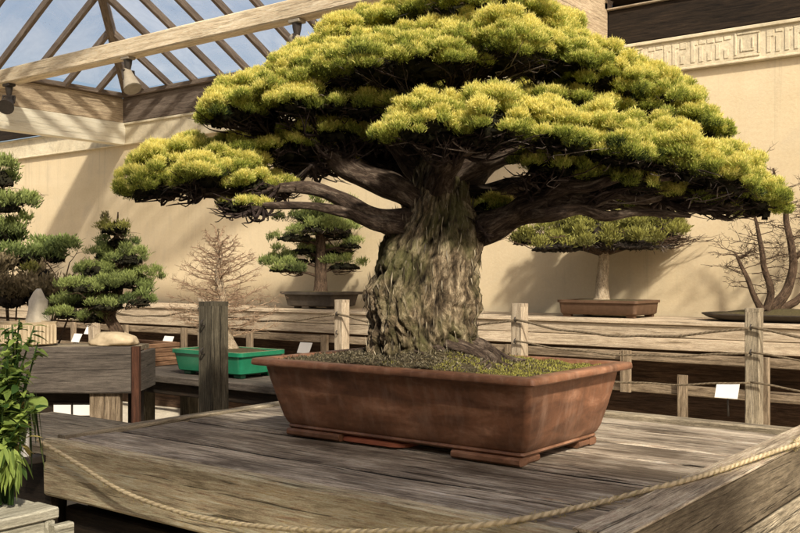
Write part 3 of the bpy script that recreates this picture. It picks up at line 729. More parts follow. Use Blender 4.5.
# ------------------------------------------------------------------ the great juniper
Z0 = float(np.dot(TB, FW))
tree = thing('juniper_bonsai', (TB[0], TB[1], RZ), 'huge old juniper bonsai with thick gnarled trunk and spreading yellow green cushions of foliage', 'bonsai tree')
prof = [(368, 427, 62), (361, 427, 58), (353, 427, 55.5), (343, 426, 55), (328, 425, 55.5), (310, 424.5, 56.5), (292, 424.5, 56), (274, 427, 53), (256, 430, 50.5), (242, 432, 48.5), (228, 434, 45), (214, 437, 38), (200, 438, 33), (184, 440, 29), (166, 441, 25), (148, 443, 21), (130, 447, 17)]
pts = [at(c, y, Z0) for (y, c, w) in prof]; rad = [w/FPX*Z0 for (_, _, w) in prof]
Pc, Rc = catmull(np.array(pts), np.array(rad), 11)
zmin, zmax = Pc[0][2], Pc[-1][2]; vs = []; gr = []; cav = []; seg = 220
for i, (p, r) in enumerate(zip(Pc, Rc)):
    h = p[2]-zmin
    for k in range(seg):
        th = 2*PI*k/seg; tw = th+.55*h+.25*math.sin(h*7)
        lobes = .05*math.cos(3*tw+1.1)+.03*math.cos(5*tw+.4+h*5)
        c_, s_n = math.cos(tw)*.17, math.sin(tw)*.17
        wx, wy = vnoise((c_*9, s_n*9, h*9))*.03, vnoise((c_*9+7, s_n*9, h*9))*.03
        r1 = 1-abs(vnoise(((c_+wx)*26, (s_n+wy)*26, h*6.5)))*2.2
        r2 = 1-abs(vnoise(((c_+wx)*60, (s_n+wy)*60, h*19+3)))*2.2
        r3 = vnoise((c_*150, s_n*150, h*75))
        rid = max(0, r1)**2.2*.095+max(0, r2)**2*.06+r3*.028+abs(vnoise((c_*13, s_n*13, h*17)))*.10
        gnarl = vnoise((c_*8, s_n*8, h*9+5))*.13+vnoise((c_*17, s_n*17, h*22))*.05
        flare = max(0, 1-h/.09); root = flare*(.20*max(0, math.cos(6*th+.7))+.12*max(0, math.cos(11*th)))-flare*.04
        rr = r*(1.05+lobes*.8+gnarl-rid+root)
        ry = .86-.14*flare
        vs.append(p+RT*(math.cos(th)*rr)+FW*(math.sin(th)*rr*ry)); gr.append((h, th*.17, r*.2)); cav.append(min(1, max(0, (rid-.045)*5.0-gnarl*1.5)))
fs = [(i*seg+k, i*seg+(k+1) % seg, (i+1)*seg+(k+1) % seg, (i+1)*seg+k) for i in range(len(Pc)-1) for k in range(seg)]
mb = MB(); mb.add(vs, fs, gr, True)
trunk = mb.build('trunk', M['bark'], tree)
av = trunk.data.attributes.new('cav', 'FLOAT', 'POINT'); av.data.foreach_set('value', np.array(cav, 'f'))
# flaky fibres of old bark
n_ = 2600; ii = rng.integers(6*seg, len(vs), n_); V_ = np.array(vs)[ii]; ax = np.array([at(c, y, Z0) for y, c, w in [(300, 427, 0)]])[0]
o_ = V_-np.stack([np.full(n_, ax[0]), np.full(n_, ax[1]), V_[:, 2]], 1)
blades('bark_strips', leafmat('bark_strip', (.50,.42,.28), (.05,.035,.022), .05), tree, V_-unit(o_)*.003, unit(o_)*.16+UP*rng.choice((-1, 1), n_)[:, None]+rng.normal(size=(n_, 3))*.12, rng.uniform(.015, .055, n_), rng.uniform(.002, .0045, n_), rng.uniform(0, 1, n_)**1.6)
# roots over the soil
for k in range(19):
    th = 2*PI*k/19+random.uniform(-.15, .15); L = random.uniform(.14, .27)*(1 if abs(math.sin(th)) < .5 else .42)
    ps = []
    for j in range(6):
        u = .10+L*j/5; a_ = th+.25*math.sin(j*1.1+k); x = TB[0]+math.cos(a_)*u*1.1; y = TB[1]+math.sin(a_)*u*.78
        x = min(max(x, RX0+.07), RX1-.07); y = min(max(y, RY0+.11), RY1-.11); ps.append((x, y, soil_h(x, y)+.020*(1-j/5)-.002*j/5))
    mb = MB(); mb.tube(ps, [.026, .020, .016, .012, .009, .004], 10, ridge=lambda t, l: 1+.15*math.sin(5*t+l*20), sub=4); mb.build('root', M['branchbark'], tree)

def branch(path, sub=7, mat='branchbark', seg=20):
    ps = []; rs = []
    for (x, y, r, dz) in path: ps.append(at(x, y, Z0+dz)); rs.append(r/FPX*Z0)
    o1, o2 = random.uniform(0, 9), random.uniform(0, 9)
    mb = MB(); mb.tube(ps, rs, seg, ridge=lambda t, l: 1+.13*math.sin(2*t+o1+l*9)+.09*math.sin(5*t+o2+l*5)+.10*math.sin(l*38+o1)+.05*math.sin(9*t-l*13), sub=sub)
    mb.build('branch', M[mat], tree); return ps
branch([(420,226,17,-.02),(392,222,12.5,-.06),(364,214,10,-.09),(340,199,8.5,-.11),(314,189,6.8,-.12),(282,188,5.4,-.12),(245,194,4.2,-.11),(205,192,5,-.08),(165,187,3,-.05)])
branch([(426,206,16,-.02),(396,188,12.5,-.06),(364,176,10.5,-.06),(335,160,8.5,-.03),(318,143,9,0),(290,128,7,.02),(255,118,4,.02)])
branch([(430,180,15,0),(404,155,11,.04),(382,128,8.5,.05),(352,105,8,.02),(320,92,5,0)])
branch([(442,175,21,0),(446,135,17,0),(458,95,15,-.02),(472,60,10,-.02),(480,25,5,0)])
branch([(440,244,14,.03),(468,238,17,.0),(490,228,15.5,-.05),(512,217,13.5,-.10),(535,206,12,-.15),(562,198,9,-.18),(590,200,7.5,-.19),(615,193,6.5,-.18),(645,199,5.5,-.16),(675,196,4.5,-.15),(705,205,3.5,-.14),(745,205,2,-.12)])
branch([(445,210,15,.04),(482,198,12,.10),(530,186,12,.16),(580,170,10,.20),(640,160,7,.22),(700,160,4,.2)])
branch([(448,180,15,-.02),(480,160,11,-.06),(515,150,12,-.10),(560,146,10,-.12),(605,138,8,-.1),(655,130,5,-.02)])
branch([(445,170,15,0),(476,135,11,.02),(510,105,10,.02),(560,95,7,.05),(610,98,4,.08)])
branch([(438,190,14,-.04),(446,165,11,-.16),(456,150,11,-.26),(470,143,7,-.34)])
branch([(425,200,16,.06),(380,170,11,.22),(330,150,10,.34),(280,145,6,.4)])
branch([(450,185,22,.08),(500,150,14,.28),(560,135,9,.42)])
branch([(530,207,9,-.12),(560,188,6,-.22),(590,186,5,-.26),(625,176,4,-.28),(665,178,3,-.26),(700,172,1.6,-.22)])
branch([(545,203,8,-.12),(575,206,5,-.06),(610,203,4.2,0),(650,208,3.4,.04),(700,196,2.4,.06),(735,200,1.5,.06)])
branch([(412,228,10,-.04),(376,224,6,-.14),(350,214,4.5,-.18),(310,206,3.4,-.2),(262,206,3,-.2)])
branch([(520,216,9,-.11),(545,215,6,-.2),(580,209,4.8,-.22),(605,216,4.2,-.22),(640,212,3.6,-.22),(690,216,2.4,-.2)])

J = (M['juniper'],)
#   px, py(underside), half width, height, dz, depth half, density, tilt, brightness, attach(px,py,dz)
PADS = [
 (472,  28,  82, 32,  .00, .30, 1.0,   5,  .05, (472,60,-.02)),
 (552,  46,  36, 28,  .02, .20, 1.0,  10,  .02, (480,40,-.02)),
 (408,  32,  52, 22,  .10, .24, 1.0,  -9,  .02, (465,75,0)),
 (345,  60,  54, 34,  .04, .20, 1.0, -13,  .04, (440,110,0)),
 (405,  74,  80, 46, -.20, .20, 1.0,  -3,  .08, (440,120,0)),
 (320,  90,  56, 38, -.06, .22, 1.0, -10,  .04, (352,105,.02)),
 (262, 108,  52, 36,  .00, .22, 1.0, -11,  .02, (290,128,.02)),
 (228, 119,  34, 24, -.10, .14, 1.0,  -5,  .02, (290,128,.02)),
 (300, 108,  34, 18, -.16, .12, 1.0,  -3,  .02, (318,143,0)),
 (490,  64,  66, 44, -.20, .20, 1.0,   3,  .08, (458,95,-.02)),
 (556,  72,  50, 38, -.10, .20, 1.0,   8,  .04, (560,95,.05)),
 (606,  98,  52, 40, -.02, .20, 1.0,  10,  .04, (560,95,.05)),
 (650, 118,  52, 43,  .04, .22, 1.0,  15,  .03, (610,98,.08)),
 (692, 130,  30, 27,  .00, .16, 1.0,   9,  .02, (610,98,.08)),
 (432, 136,  54, 36, -.36, .13, 1.0,  -3,  .07, (456,150,-.26)),
 (496, 138,  54, 42, -.38, .14, 1.0,   2,  .07, (456,150,-.26)),
 (556, 146,  46, 36, -.34, .14, 1.0,   7,  .05, (560,146,-.12)),
 (612, 158,  52, 38, -.30, .17, 1.0,   9,  .05, (610,138,-.1)),
 (664, 172,  54, 42, -.24, .18, 1.0,  12,  .04, (610,138,-.1)),
 (712, 188,  48, 40, -.16, .20, 1.0,  13,  .02, (660,200,-.16)),
 (746, 205,  34, 34, -.08, .17, 1.0,  10,  .00, (705,205,-.14)),
 (552, 172,  46, 20, -.22, .14, .8,    4, -.06, (532,190,-.17)),
 (620, 190,  56, 22, -.14, .17, .7,    8, -.10, (562,197,-.18)),
 (690, 206,  50, 20, -.06, .18, .7,   10, -.10, (660,200,-.16)),
 (590, 205,  44, 14,  .06, .16, .5,    4, -.16, (562,197,-.18)),
 (250, 160,  46, 24,  .12, .20, .9,   -6, -.10, (255,118,.02)),
 (212, 184,  48, 28, -.04, .20, 1.0,  -8, -.02, (205,192,-.08)),
 (158, 191,  35, 36, -.04, .17, 1.0,  -6,  .01, (165,187,-.05)),
 (190, 160,  28, 20,  .04, .15, .9,   -5, -.04, (205,192,-.08)),
 (258, 190,  40, 16, -.06, .15, .7,   -2, -.08, (280,188,-.12)),
 (420, 110, 140, 30,  .46, .24, .35,   0, -.12, (380,170,.22)),
 (560, 120, 110, 32,  .46, .24, .35,   6, -.10, (500,150,.28)),
 (640, 172,  90, 28,  .34, .22, .35,  10, -.14, (640,160,.22)),
 (310, 146,  70, 18,  .40, .20, .35,   0, -.18, (330,150,.34)),
 (300, 168,  54, 13,  .22, .15, .4,    0, -.16, (312,165,-.05)),
 (382, 150,  48, 16,  .26, .15, .4,    0, -.16, (380,128,.05)),
 (350, 126,  44, 15,  .14, .15, .4,    0, -.14, (335,150,-.03)),
 (330, 140,  46, 16, -.02, .15, .6,    0, -.10, (335,160,-.03)),
 (288, 156,  42, 20,  .00, .16, .7,   -4, -.08, (290,128,.02)),
 (352, 112,  46, 18, -.14, .13, .5,    0, -.10, (352,105,.02)),
 (420, 112,  50, 16, -.16, .13, .5,    0, -.12, (446,135,0)),
 (560, 112,  60, 18, -.10, .15, .5,    4, -.10, (510,105,.02)),
 (488, 212,  26, 13,  .02, .10, .6,    0, -.14, (486,236,-.11)),
 (236, 209,  30,  8, -.16, .09, .5,    0, -.16, (262,206,-.2)),
]
for i, (px, py, w, h, dz, b, de, ti, br, att) in enumerate(PADS):
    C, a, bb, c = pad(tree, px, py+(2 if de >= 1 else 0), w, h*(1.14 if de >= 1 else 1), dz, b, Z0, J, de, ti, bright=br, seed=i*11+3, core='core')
    tw = MB(); s_ = at(att[0], att[1], Z0+att[2])
    twigs(tw, s_, C, a, bb, c, max(10, int(w*.55)), .0050)
    tw.build('twigs', M['twig'], tree)
    if w > 45:
        tw = MB(); twigs(tw, s_, C-UP*.02, a, bb, c, max(3, int(w*.09)), .0034); tw.build('dead_twigs', M['paletwig'], tree)

# ------------------------------------------------------------------ generic bonsai helpers
def bare(mb, p, d, L, r, depth, spread=.6, flat=.35, seg=6, minr=.0012):
    """recursive bare branching"""
    p = np.array(p, float); d = unit(np.array(d, float)); pts = [p]; q = p; n = 4
    for k in range(n):
        d = unit(d+np.array([random.gauss(0, .16), random.gauss(0, .16), random.gauss(0, .10)])); q = q+d*L/n; pts.append(q)
    mb.tube(pts, list(np.linspace(r, r*.55, n+1)), seg, cap=False)
    if depth == 0: return
    for k in range(random.choice((2, 3, 3)) if depth > 1 else 3):
        b = pts[random.choice((2, 3, 4, 4))]; e = np.array([random.gauss(0, 1), random.gauss(0, 1), random.gauss(0, flat)])
        bare(mb, b, unit(d*(1-spread)+unit(e)*spread+UP*.06), L*random.uniform(.55, .8), max(minr, r*.52), depth-1, spread, flat, 5 if depth > 1 else 4, minr)

def rect_pot(name, cx, cy, z0, hx, hy, h, mat, label, cat='pot', group=None, flare=.02, lip=.012):
    t = thing(name, (cx, cy, z0), label, cat, group)
    mb = MB(); e = .02
    mb.rrloft(cx, cy, [(z0+e, hx-flare*1.6, hy-flare*1.6, .02), (z0+e+.01, hx-flare, hy-flare, .025), (z0+h*.8, hx-lip, hy-lip, .03), (z0+h*.84, hx-lip*.9, hy-lip*.9, .03)], 5, close_top=False); mb.build('body', mat, t, autosmooth=45)
    mb = MB(); mb.rrloft(cx, cy, [(z0+h*.84, hx-lip, hy-lip, .03), (z0+h*.85, hx, hy, .03), (z0+h, hx, hy, .03), (z0+h, hx-.03, hy-.03, .02), (z0+h*.85, hx-.035, hy-.035, .02)], 5, close_top=False, close_bottom=False); mb.build('rim', mat, t, autosmooth=45)
    mb = MB(); mb.rrloft(cx, cy, [(z0+h*.80, hx-.034, hy-.034, .02), (z0+h*.93, hx-.034, hy-.034, .02), (z0+h*1.02, hx*.5, hy*.5, .05)], 5); mb.build('soil', M['soil'], t, autosmooth=45)
    for sx in (-1, 1):
        for sy in (-1, 1):
            mb = MB(); mb.box((cx+sx*(hx-flare*2-.03)-.03, cy+sy*(hy-flare*2-.02)-.02, z0+.001), (cx+sx*(hx-flare*2-.03)+.03, cy+sy*(hy-flare*2-.02)+.02, z0+e+.001), 0, .004); mb.build('foot', mat, t)
    return t

# pine in the dark planter, left of the trunk
BT = zz(-.309)
p = at_y(319, 312, 6.55); zp = float(np.dot(p, FW))
rect_pot('planter', p[0], 6.58, BT, .33, .22, .155, M['darkpot'], 'dark flat planter on the wall bench left of the big trunk', flare=.05, lip=.03)
t3 = thing('pine_bonsai', (p[0], 6.58, BT+.15), 'dark green tiered pine bonsai in the dark planter left of the big trunk', 'bonsai tree')
Z3 = float(np.dot(np.array([p[0], 6.58, 0]), FW))
mb = MB(); mb.tube([at(320,298,Z3), at(320.5,285,Z3), at(321,260,Z3), at(320,235,Z3), at(319,212,Z3), at(318,196,Z3)], [.085, .058, .05, .044, .03, .01], 14, ridge=lambda t, l: 1+.08*math.sin(5*t+l*9)+.05*math.sin(9*t-l*20), sub=6); mb.build('trunk', M['brownbark'], t3)
for i, (px, py, w, h, dz) in enumerate([(316,220,34,20,0),(296,240,26,11,-.1),(336,237,27,13,.05),(286,271,26,9,-.05),(305,253,24,8,.12),(345,268,24,8,-.05),(338,254,24,9,.15),(318,232,34,10,-.15),(352,247,16,7,0),(292,262,24,7,.1),(322,262,18,7,.2)]):
    C, a, b, c = pad(t3, px, py, w, h, dz, w/FPX*Z3*.85, Z3, (M['pine'],), .26, 0, L=(.022, .045), W=.0075, low=.2, lump=.45, per=9, sprig=.02, cl=(.03, .065), rag=.2, seed=300+i, core='core', corescale=.66)
    mb = MB(); s_ = at(320, py+6, Z3); mb.tube([s_, (s_+C)/2+UP*.02, C], [.018, .013, .006], 6, sub=3); twigs(mb, (s_+C)/2, C, a, b, c, 5, .005); mb.build('branch', M['brownbark'], t3)

# flat-topped tree behind the right branch
p = at_y(605, 320, 6.52); hx4 = .30
rect_pot('brown_pot', p[0], 6.58, BT, .32, .22, .125, M['brownpot'], 'brown rectangular pot with a pale trunk, on the wall bench right of the big pot', flare=.02)
t4 = thing('flat_topped_bonsai', (p[0]-.03, 6.58, BT+.12), 'flat topped spreading bonsai with pale straight trunk behind the right branches', 'bonsai tree')
Z4 = float(np.dot(np.array([p[0], 6.58, 0]), FW))
mb = MB(); mb.tube([at(601,304,Z4), at(602,298,Z4), at(602,285,Z4), at(603,270,Z4), at(604,256,Z4), at(602,240,Z4)], [.085, .05, .043, .04, .042, .03], 16, ridge=lambda t, l: 1+.1*math.sin(4*t+l*6)+.05*math.sin(9*t-l*14), sub=5); mb.build('trunk', M['palebark'], t4)
for k in range(9):
    th = 2*PI*k/9; e = at(603+85*math.cos(th), 238-6*math.sin(k*2), Z4)+FW*(.34*math.sin(th)); s_ = at(603, 254, Z4)
    mb = MB(); mb.tube([s_, s_*.55+e*.45+UP*.02, e], [.024, .015, .006], 7, sub=4)
    twigs(mb, s_*.4+e*.6, e, .22, .2, .1, 11, .005); mb.build('branch', M['brownbark'], t4)
for i, (px, py, w, h, dz) in enumerate([(595,243,60,30,-.1),(530,243,42,20,0),(660,240,42,24,0),(625,248,50,16,-.22),(560,250,46,14,-.2),(600,232,70,28,.22),(650,230,30,16,.1)]):
    pad(t4, px, py, w, h, dz, w/FPX*Z4*.7, Z4, (M['flatpine'],), .22, 0, L=(.022, .042), W=.008, low=.2, lump=.45, per=9, sprig=.02, cl=(.03, .065), rag=.2, seed=400+i, core='corebrown', corescale=.55, up=.5)

# multi-trunk bare tree at the far right on a shallow tray
p = at_y(775, 318, 6.5); Z5 = float(np.dot(np.array([p[0], 6.55, 0]), FW))
tr = thing('stone_tray', (p[0], 6.58, BT), 'shallow dark oval tray under the bare trunks at the right edge', 'tray')
mb = MB(); mb.rrloft(p[0]+.02, 6.58, [(BT+.002, .38, .2, .19), (BT+.02, .47, .25, .24), (BT+.045, .52, .28, .27), (BT+.052, .52, .28, .27), (BT+.045, .49, .25, .24)], 10, close_top=False); mb.build('tray', M['darkpot'], tr, autosmooth=50)
mb = MB(); mb.rrloft(p[0]+.02, 6.58, [(BT+.03, .485, .245, .235), (BT+.046, .47, .23, .22), (BT+.075, .25, .12, .11), (BT+.085, .1, .06, .05)], 10); mb.build('soil', M['soil'], tr, autosmooth=80)
t5 = thing('bare_clump_bonsai', (p[0], 6.58, BT+.07), 'leafless clump bonsai with several dark curving trunks at the right edge', 'bonsai tree')
for i, path in enumerate([[(762,311,6),(756,300,4.5),(748,280,3.6),(741,265,2.6),(735,252,1.4)], [(766,311,7),(771,293,5.5),(764,266,4.4),(760,240,3.4),(756,222,2.4),(750,200,1.2)], [(771,311,9),(789,286,7),(793,256,5.6),(787,226,4.6),(785,204,3.6),(777,184,2.6),(773,168,1.2)], [(791,262,4.5),(805,248,3.5),(818,225,2.5),(824,200,1.2)], [(775,311,7),(800,298,5.5),(822,270,4.4),(830,230,3),(838,190,1.4)]]):
    mb = MB(); ps = [at(x, y, Z5+.04*i-.08) for x, y, r in path]; rs = [.66*r/FPX*Z5 for _, _, r in path]
    mb.tube(ps, rs, 10, ridge=lambda t, l: 1+.1*math.sin(3*t+l*30), sub=5); mb.build('trunk', M['brownbark'], t5)
    mb = MB()
    for j in range(20 if i < 3 else 12):
        k = random.uniform(1.2, len(ps)-1.01); a_ = ps[int(k)]+(ps[int(k)+1]-ps[int(k)])*(k-int(k)); sg = random.choice((-1, -1, 1))
        bare(mb, a_, RT*sg*random.uniform(.5, 1)+FW*random.uniform(-.7, .7)+UP*random.uniform(-.05, .35), random.uniform(.07, .14), .004, 3, .55, .35, 5, .0012)
    mb.build('twigs', M['brownbark'], t5)

# ------------------------------------------------------------------ left middle ground: low bench with green pot
LZ = zz(-.605)
gb = thing('low_bench', (-4.6, 3.9, 0), 'low dark bench under the green glazed pot', 'bench')
mb = MB()
for i in range(4): mb.box((-6.4, 3.70+i*.16, LZ-.045), (-3.5, 3.70+i*.16+.155, LZ), 0, .005, wob=.003)
mb.build('bench_top', M['slate'], gb)
mb = MB(); mb.box((-6.3, 3.74, LZ-.12), (-3.6, 3.79, LZ-.048), 0, .005); mb.build('rail', M['darkwood'], gb)
for x in (-6.2, -5.0, -3.72):
    for y in (3.86, 4.22):
        mb = MB(); mb.box((x-.045, y-.045, -.02), (x+.045, y+.045, LZ-.047), 2, .005); mb.build('leg', M['postdark'], gb)
mb = MB(); mb.box((-3.62, 3.72, LZ-.26), (-3.50, 4.3, LZ-.05), 1, .006, wob=.004); mb.build('end_board', M['greywood'], gb)
rect_pot('green_pot', -4.36, 3.98, LZ, .31, .19, .155, M['greenglaze'], 'emerald green glazed rectangular pot beside the dark post', flare=.03)
t6 = thing('bare_bonsai', (-4.42, 3.99, LZ+.14), 'leafless tan bonsai with spreading twiggy tiers in the green pot', 'bonsai tree')
Z6 = float(np.dot(np.array([-4.42, 3.99, 0]), FW)); x6 = 400+FPX*float(np.dot(np.array([-4.42, 3.99, 0]), RT))/Z6
mb = MB(); tp = [at(x6,360,Z6), at(x6,352,Z6), at(x6-1,340,Z6), at(x6-3,320,Z6), at(x6-1,300,Z6), at(x6-4,275,Z6), at(x6-2,255,Z6), at(x6-4,236,Z6)]
mb.tube(tp, [.17, .115, .07, .05, .035, .024, .013, .004], 20, ridge=lambda t, l: 1+.14*math.sin(5*t+1)*max(0, 1-l*4)+.06*math.sin(3*t+l*30), sub=6); mb.build('trunk', M['palebark'], t6)
for k in range(60):
    mb = MB(); u = .30+.70*((k+.5)/60)**.9; f = u*(len(tp)-1.01); a_ = tp[int(f)]+(tp[int(f)+1]-tp[int(f)])*(f-int(f))
    th = k*2.399+random.uniform(-.3, .3); R_ = .29*(1-max(0, (u-.42)/.58))**.75+.035 if u > .42 else .29*(.55+.45*u/.42)
    d = RT*math.cos(th)+FW*math.sin(th); ps = [a_]; q = a_; n_ = 5
    for j in range(n_):
        q = q+d*R_/n_+UP*(random.gauss(.004, .006)+.004*j)+RT*random.gauss(0, .006)+FW*random.gauss(0, .006); ps.append(q)
    mb.tube(ps, list(np.linspace(.0055, .0016, n_+1)), 5, cap=False, sub=2)
    for j in range(1, n_+1):
        for m_ in range(4):
            sd = np.cross(d, UP)*random.choice((-1, 1)); e = unit(d*random.uniform(.3, 1)+sd*random.uniform(.3, 1)+UP*random.uniform(-.05, .55))
            bare(mb, ps[j], e, R_*random.uniform(.14, .3), .0019, 1, .5, .5, 4, .0009)
    mb.build('branch', M['tanbark'], t6)
tb_ = thing('wooden_tub', (-5.62, 3.92, LZ), 'red brown wooden tub left of the green pot', 'planter box')
q = at(158, 372, 6.45)
tb_.location = Vector((float(q[0]), float(q[1]), LZ))
# tub stands on the low bench
qx, qy = -5.35, 4.08; tb_.location = Vector((qx, qy, LZ))
mb = MB()
for i in range(5): mb.box((qx-.24, qy-.15, LZ+.002+i*.03), (qx+.24, qy-.12, LZ+.030+i*.03), 0, .003)
for i in range(5): mb.box((qx+.21, qy-.118, LZ+.002+i*.03), (qx+.24, qy+.15, LZ+.030+i*.03), 1, .003)
for i in range(5): mb.box((qx-.24, qy-.118, LZ+.002+i*.03), (qx-.21, qy+.15, LZ+.030+i*.03), 1, .003)
mb.box((qx-.208, qy+.12, LZ+.002), (qx+.208, qy+.15, LZ+.152), 0, .003); mb.build('side_boards', wood('tub_wood', (.36,.21,.12), (.26,.145,.08), (.12,.06,.03), .6, .2, .4), tb_)
mb = MB(); mb.box((qx-.208, qy-.118, LZ+.004), (qx+.208, qy+.118, LZ+.13), 0, .003); mb.build('soil', M['soil'], tb_)

# ------------------------------------------------------------------ left bench with the conical bonsai
BZ = zz(-.40); OB = at(139, 347, 5.28); OB[2] = 0
lb = thing('grey_bench', OB, 'bench with a wide dark grey side board at left, under the conical green bonsai', 'bench')
def turned(mb):   # local x to the left along the board, y away from the viewer
    mb.v = [tuple(OB-RT*x+FW*y+UP*z) for x, y, z in mb.v]; mb.f = [f[::-1] for f in mb.f]; return mb
mb = MB(); mb.box((.045, 0, BZ-.255), (1.9, .035, BZ+.002), 0, .006, wob=.004); turned(mb).build('side_board', M['slate'], lb)
mb = MB(); mb.box((0, -.005, -.02), (.042, .045, BZ+.004), 2, .006); turned(mb).build('corner_post', M['redwood'], lb)
mb = MB(); mb.box((.004, .047, BZ-.25), (.035, .37, BZ-.032), 1, .004); turned(mb).build('side_board', M['slate'], lb)
mb = MB()
for i in range(2): mb.box((.04, .038+i*.165, BZ-.030), (1.9, .038+i*.165+.16, BZ-.004), 0, .004, wob=.002)
turned(mb).build('bench_top', M['greywood'], lb)
for (x, y, m_, w_) in ((.20, .06, 'fencewood', .17), (.10, .30, 'darkwood', .08), (1.0, .30, 'darkwood', .1), (1.1, .06, 'darkwood', .1), (1.8, .2, 'darkwood', .1)):
    mb = MB(); mb.box((x-w_/2, y-.03, -.02), (x+w_/2, y+.03, BZ-.032), 2, .006); turned(mb).build('leg', M[m_], lb)
mb = MB(); mb.box((.30, .10, .35), (1.85, .13, BZ-.26), 0, .004); turned(mb).build('back_panel', M['darkwood'], lb)
for i, x in enumerate((.455, .345)):
    q = OB-RT*x+FW*.085; zc = zz(-.76)
    t = thing('bench_card', (q[0], q[1], zc), ['left of the two white cards below the dark grey board', 'right of the two white cards below the dark grey board'][i], 'label card', 'white cards under the grey bench board')
    mb = MB(); mb.box((x-.048, .085, zc-.03), (x+.048, .091, zc+.03), 0, .002); turned(mb).build('card', M['card'], t)
    mb = MB(); mb.box((x-.052, .092, zc-.04), (x+.052, .099, zc+.04), 0, .001); turned(mb).build('backing', M['darkmetal'], t)

# conical bonsai on a pale stone
p = at(113, 344, 5.50); sx, sy = float(p[0]), float(p[1]); Z2 = float(np.dot(np.array([sx, sy, 0]), FW)); xc2 = 400+FPX*float(np.dot(np.array([sx, sy, 0]), RT))/Z2
st = thing('stone_slab', (sx, sy, BZ), 'pale rounded stone slab under the conical green bonsai', 'stone')
bm = bmesh.new(); bmesh.ops.create_icosphere(bm, subdivisions=4, radius=1)
for v in bm.verts:
    d = v.co.normalized(); r = 1+.22*vnoise((d.x*1.3, d.y*1.3, d.z*1.3+4))+.06*vnoise(d, 5)
    v.co = Vector((d.x*.15*r, d.y*.12*r, max(d.z, -.3)*.06*r+.019))
for f in bm.faces: f.smooth = True
me = bpy.data.meshes.new('slab'); bm.to_mesh(me); bm.free(); link('slab', me, st, M['tanpot'])
t2 = thing('conical_bonsai', (sx, sy, BZ+.06), 'conical green bonsai with tiered crown thinning to a sparse tip, on the dark grey bench', 'bonsai tree')
xo = xc2-117
mb = MB(); mb.tube([at(121+xo,342,Z2), at(120+xo,330,Z2), at(113+xo,315,Z2), at(118+xo,302,Z2), at(122+xo,288,Z2), at(121+xo,265,Z2), at(121+xo,240,Z2), at(122+xo,212,Z2)], [.055, .04, .036, .033, .027, .018, .012, .003], 14, ridge=lambda t, l: 1+.12*math.sin(4*t+l*12)+.08*math.sin(l*40), sub=6); mb.build('trunk', M['brownbark'], t2)
tiers = [(120,232,18,14,'flatpine',.22),(118,221,11,10,'sparse',.18),(124,245,20,12,'pinegreen',.3),(112,258,20,15,'pine',.5),(132,262,18,14,'pine',.5),(104,274,22,14,'pine',.55),(134,280,24,16,'pine',.55),(88,290,24,14,'pine',.55),(118,287,26,14,'pine',.5),(146,292,14,12,'pinegreen',.5),(85,305,26,14,'pine',.5),(145,304,16,12,'pinegreen',.55),(72,316,18,10,'pine',.4),(98,320,22,10,'pinegreen',.4),(112,308,20,10,'pine',.4)]
for i, (px, py, w, h, mt, de) in enumerate(tiers):
    C, a, b, c = pad(t2, px+xo, py, w, h*.78, ((i*37) % 7-3)*.03, w/FPX*Z2*.9, Z2, (M[mt],), de, 0, L=(.014, .028), W=.0046, low=.2, lump=.45, per=9, sprig=.013, cl=(.016, .036), rag=.25, seed=500+i, core=None if mt == 'sparse' else 'core', corescale=.66)
    mb = MB(); s_ = at(121+xo, py+4, Z2) if py < 300 else at(119+xo, 300, Z2); mb.tube([s_, (s_+C)/2, C], [.009, .007, .003], 6, sub=3); twigs(mb, (s_+C)/2, C, a, b, c, 6, .003); mb.build('branch', M['brownbark'], t2)

# ribbed tan planter and pale upright stone on the bench, shrub above them
p = at(28, 346, 5.46); px_, py_ = float(p[0]), float(p[1])
rp = thing('ribbed_planter', (px_, py_, BZ), 'tan ribbed planter at the left end of the grey bench', 'planter')
mb = MB(); mb.rrloft(px_, py_, [(BZ+.005, .125, .10, .03), (BZ+.12, .135, .11, .03), (BZ+.135, .14, .115, .03), (BZ+.135, .12, .095, .02), (BZ+.10, .12, .095, .02)], 5); mb.build('body', M['tanpot'], rp, autosmooth=40)
mb = MB()
for i in range(10):
    u = -.105+i*.0233; mb.box((px_+u-.007, py_-.122, BZ+.012), (px_+u+.007, py_-.104, BZ+.118), 2, .003)
for i in range(8):
    u = -.08+i*.0233; mb.box((px_+.129, py_+u-.007, BZ+.012), (px_+.147, py_+u+.007, BZ+.118), 2, .003)
mb.build('ribs', M['tanpot'], rp)
p = at(38, 330, 5.60); ux, uy = float(p[0]), float(p[1])
us = thing('upright_stone', (ux, uy, BZ), 'pale upright stone behind the ribbed planter', 'stone')
mb = MB(); mb.rrloft(ux, uy, [(BZ+.006, .075, .06, .03), (BZ+.10, .07, .055, .03), (BZ+.2, .055, .045, .03), (BZ+.25, .05, .04, .025), (BZ+.27, .04, .03, .02), (BZ+.30, .025, .02, .01), (BZ+.32, .01, .01, .005)], 5)
mb.v = [(x+.012*vnoise((x, y, z), 14), y+.012*vnoise((x+5, y, z), 14), z) for x, y, z in mb.v]; mb.build('stone', M['stone'], us)
sh = thing('brown_shrub', tuple(at(20, 325, 6.0)), 'brownish twiggy shrub with a yellow green top at the left edge', 'shrub')
sh.location.z = 0
mb = MB()
for k in range(16):
    b_ = np.array([sh.location.x, sh.location.y, 0])+np.array([random.gauss(0, .05), random.gauss(0, .05), 0])
    e = at(random.uniform(-30, 75), random.uniform(262, 300), 6.0)+FW*random.uniform(-.2, .2)
    mb.tube([b_, b_*.6+e*.4+UP*.12, e], [.015, .010, .004], 6, sub=4); bare(mb, e, UP*.5+RT*random.uniform(-1, 1), .12, .004, 2, .6, .5, 4)
mb.build('stems', M['brownbark'], sh)
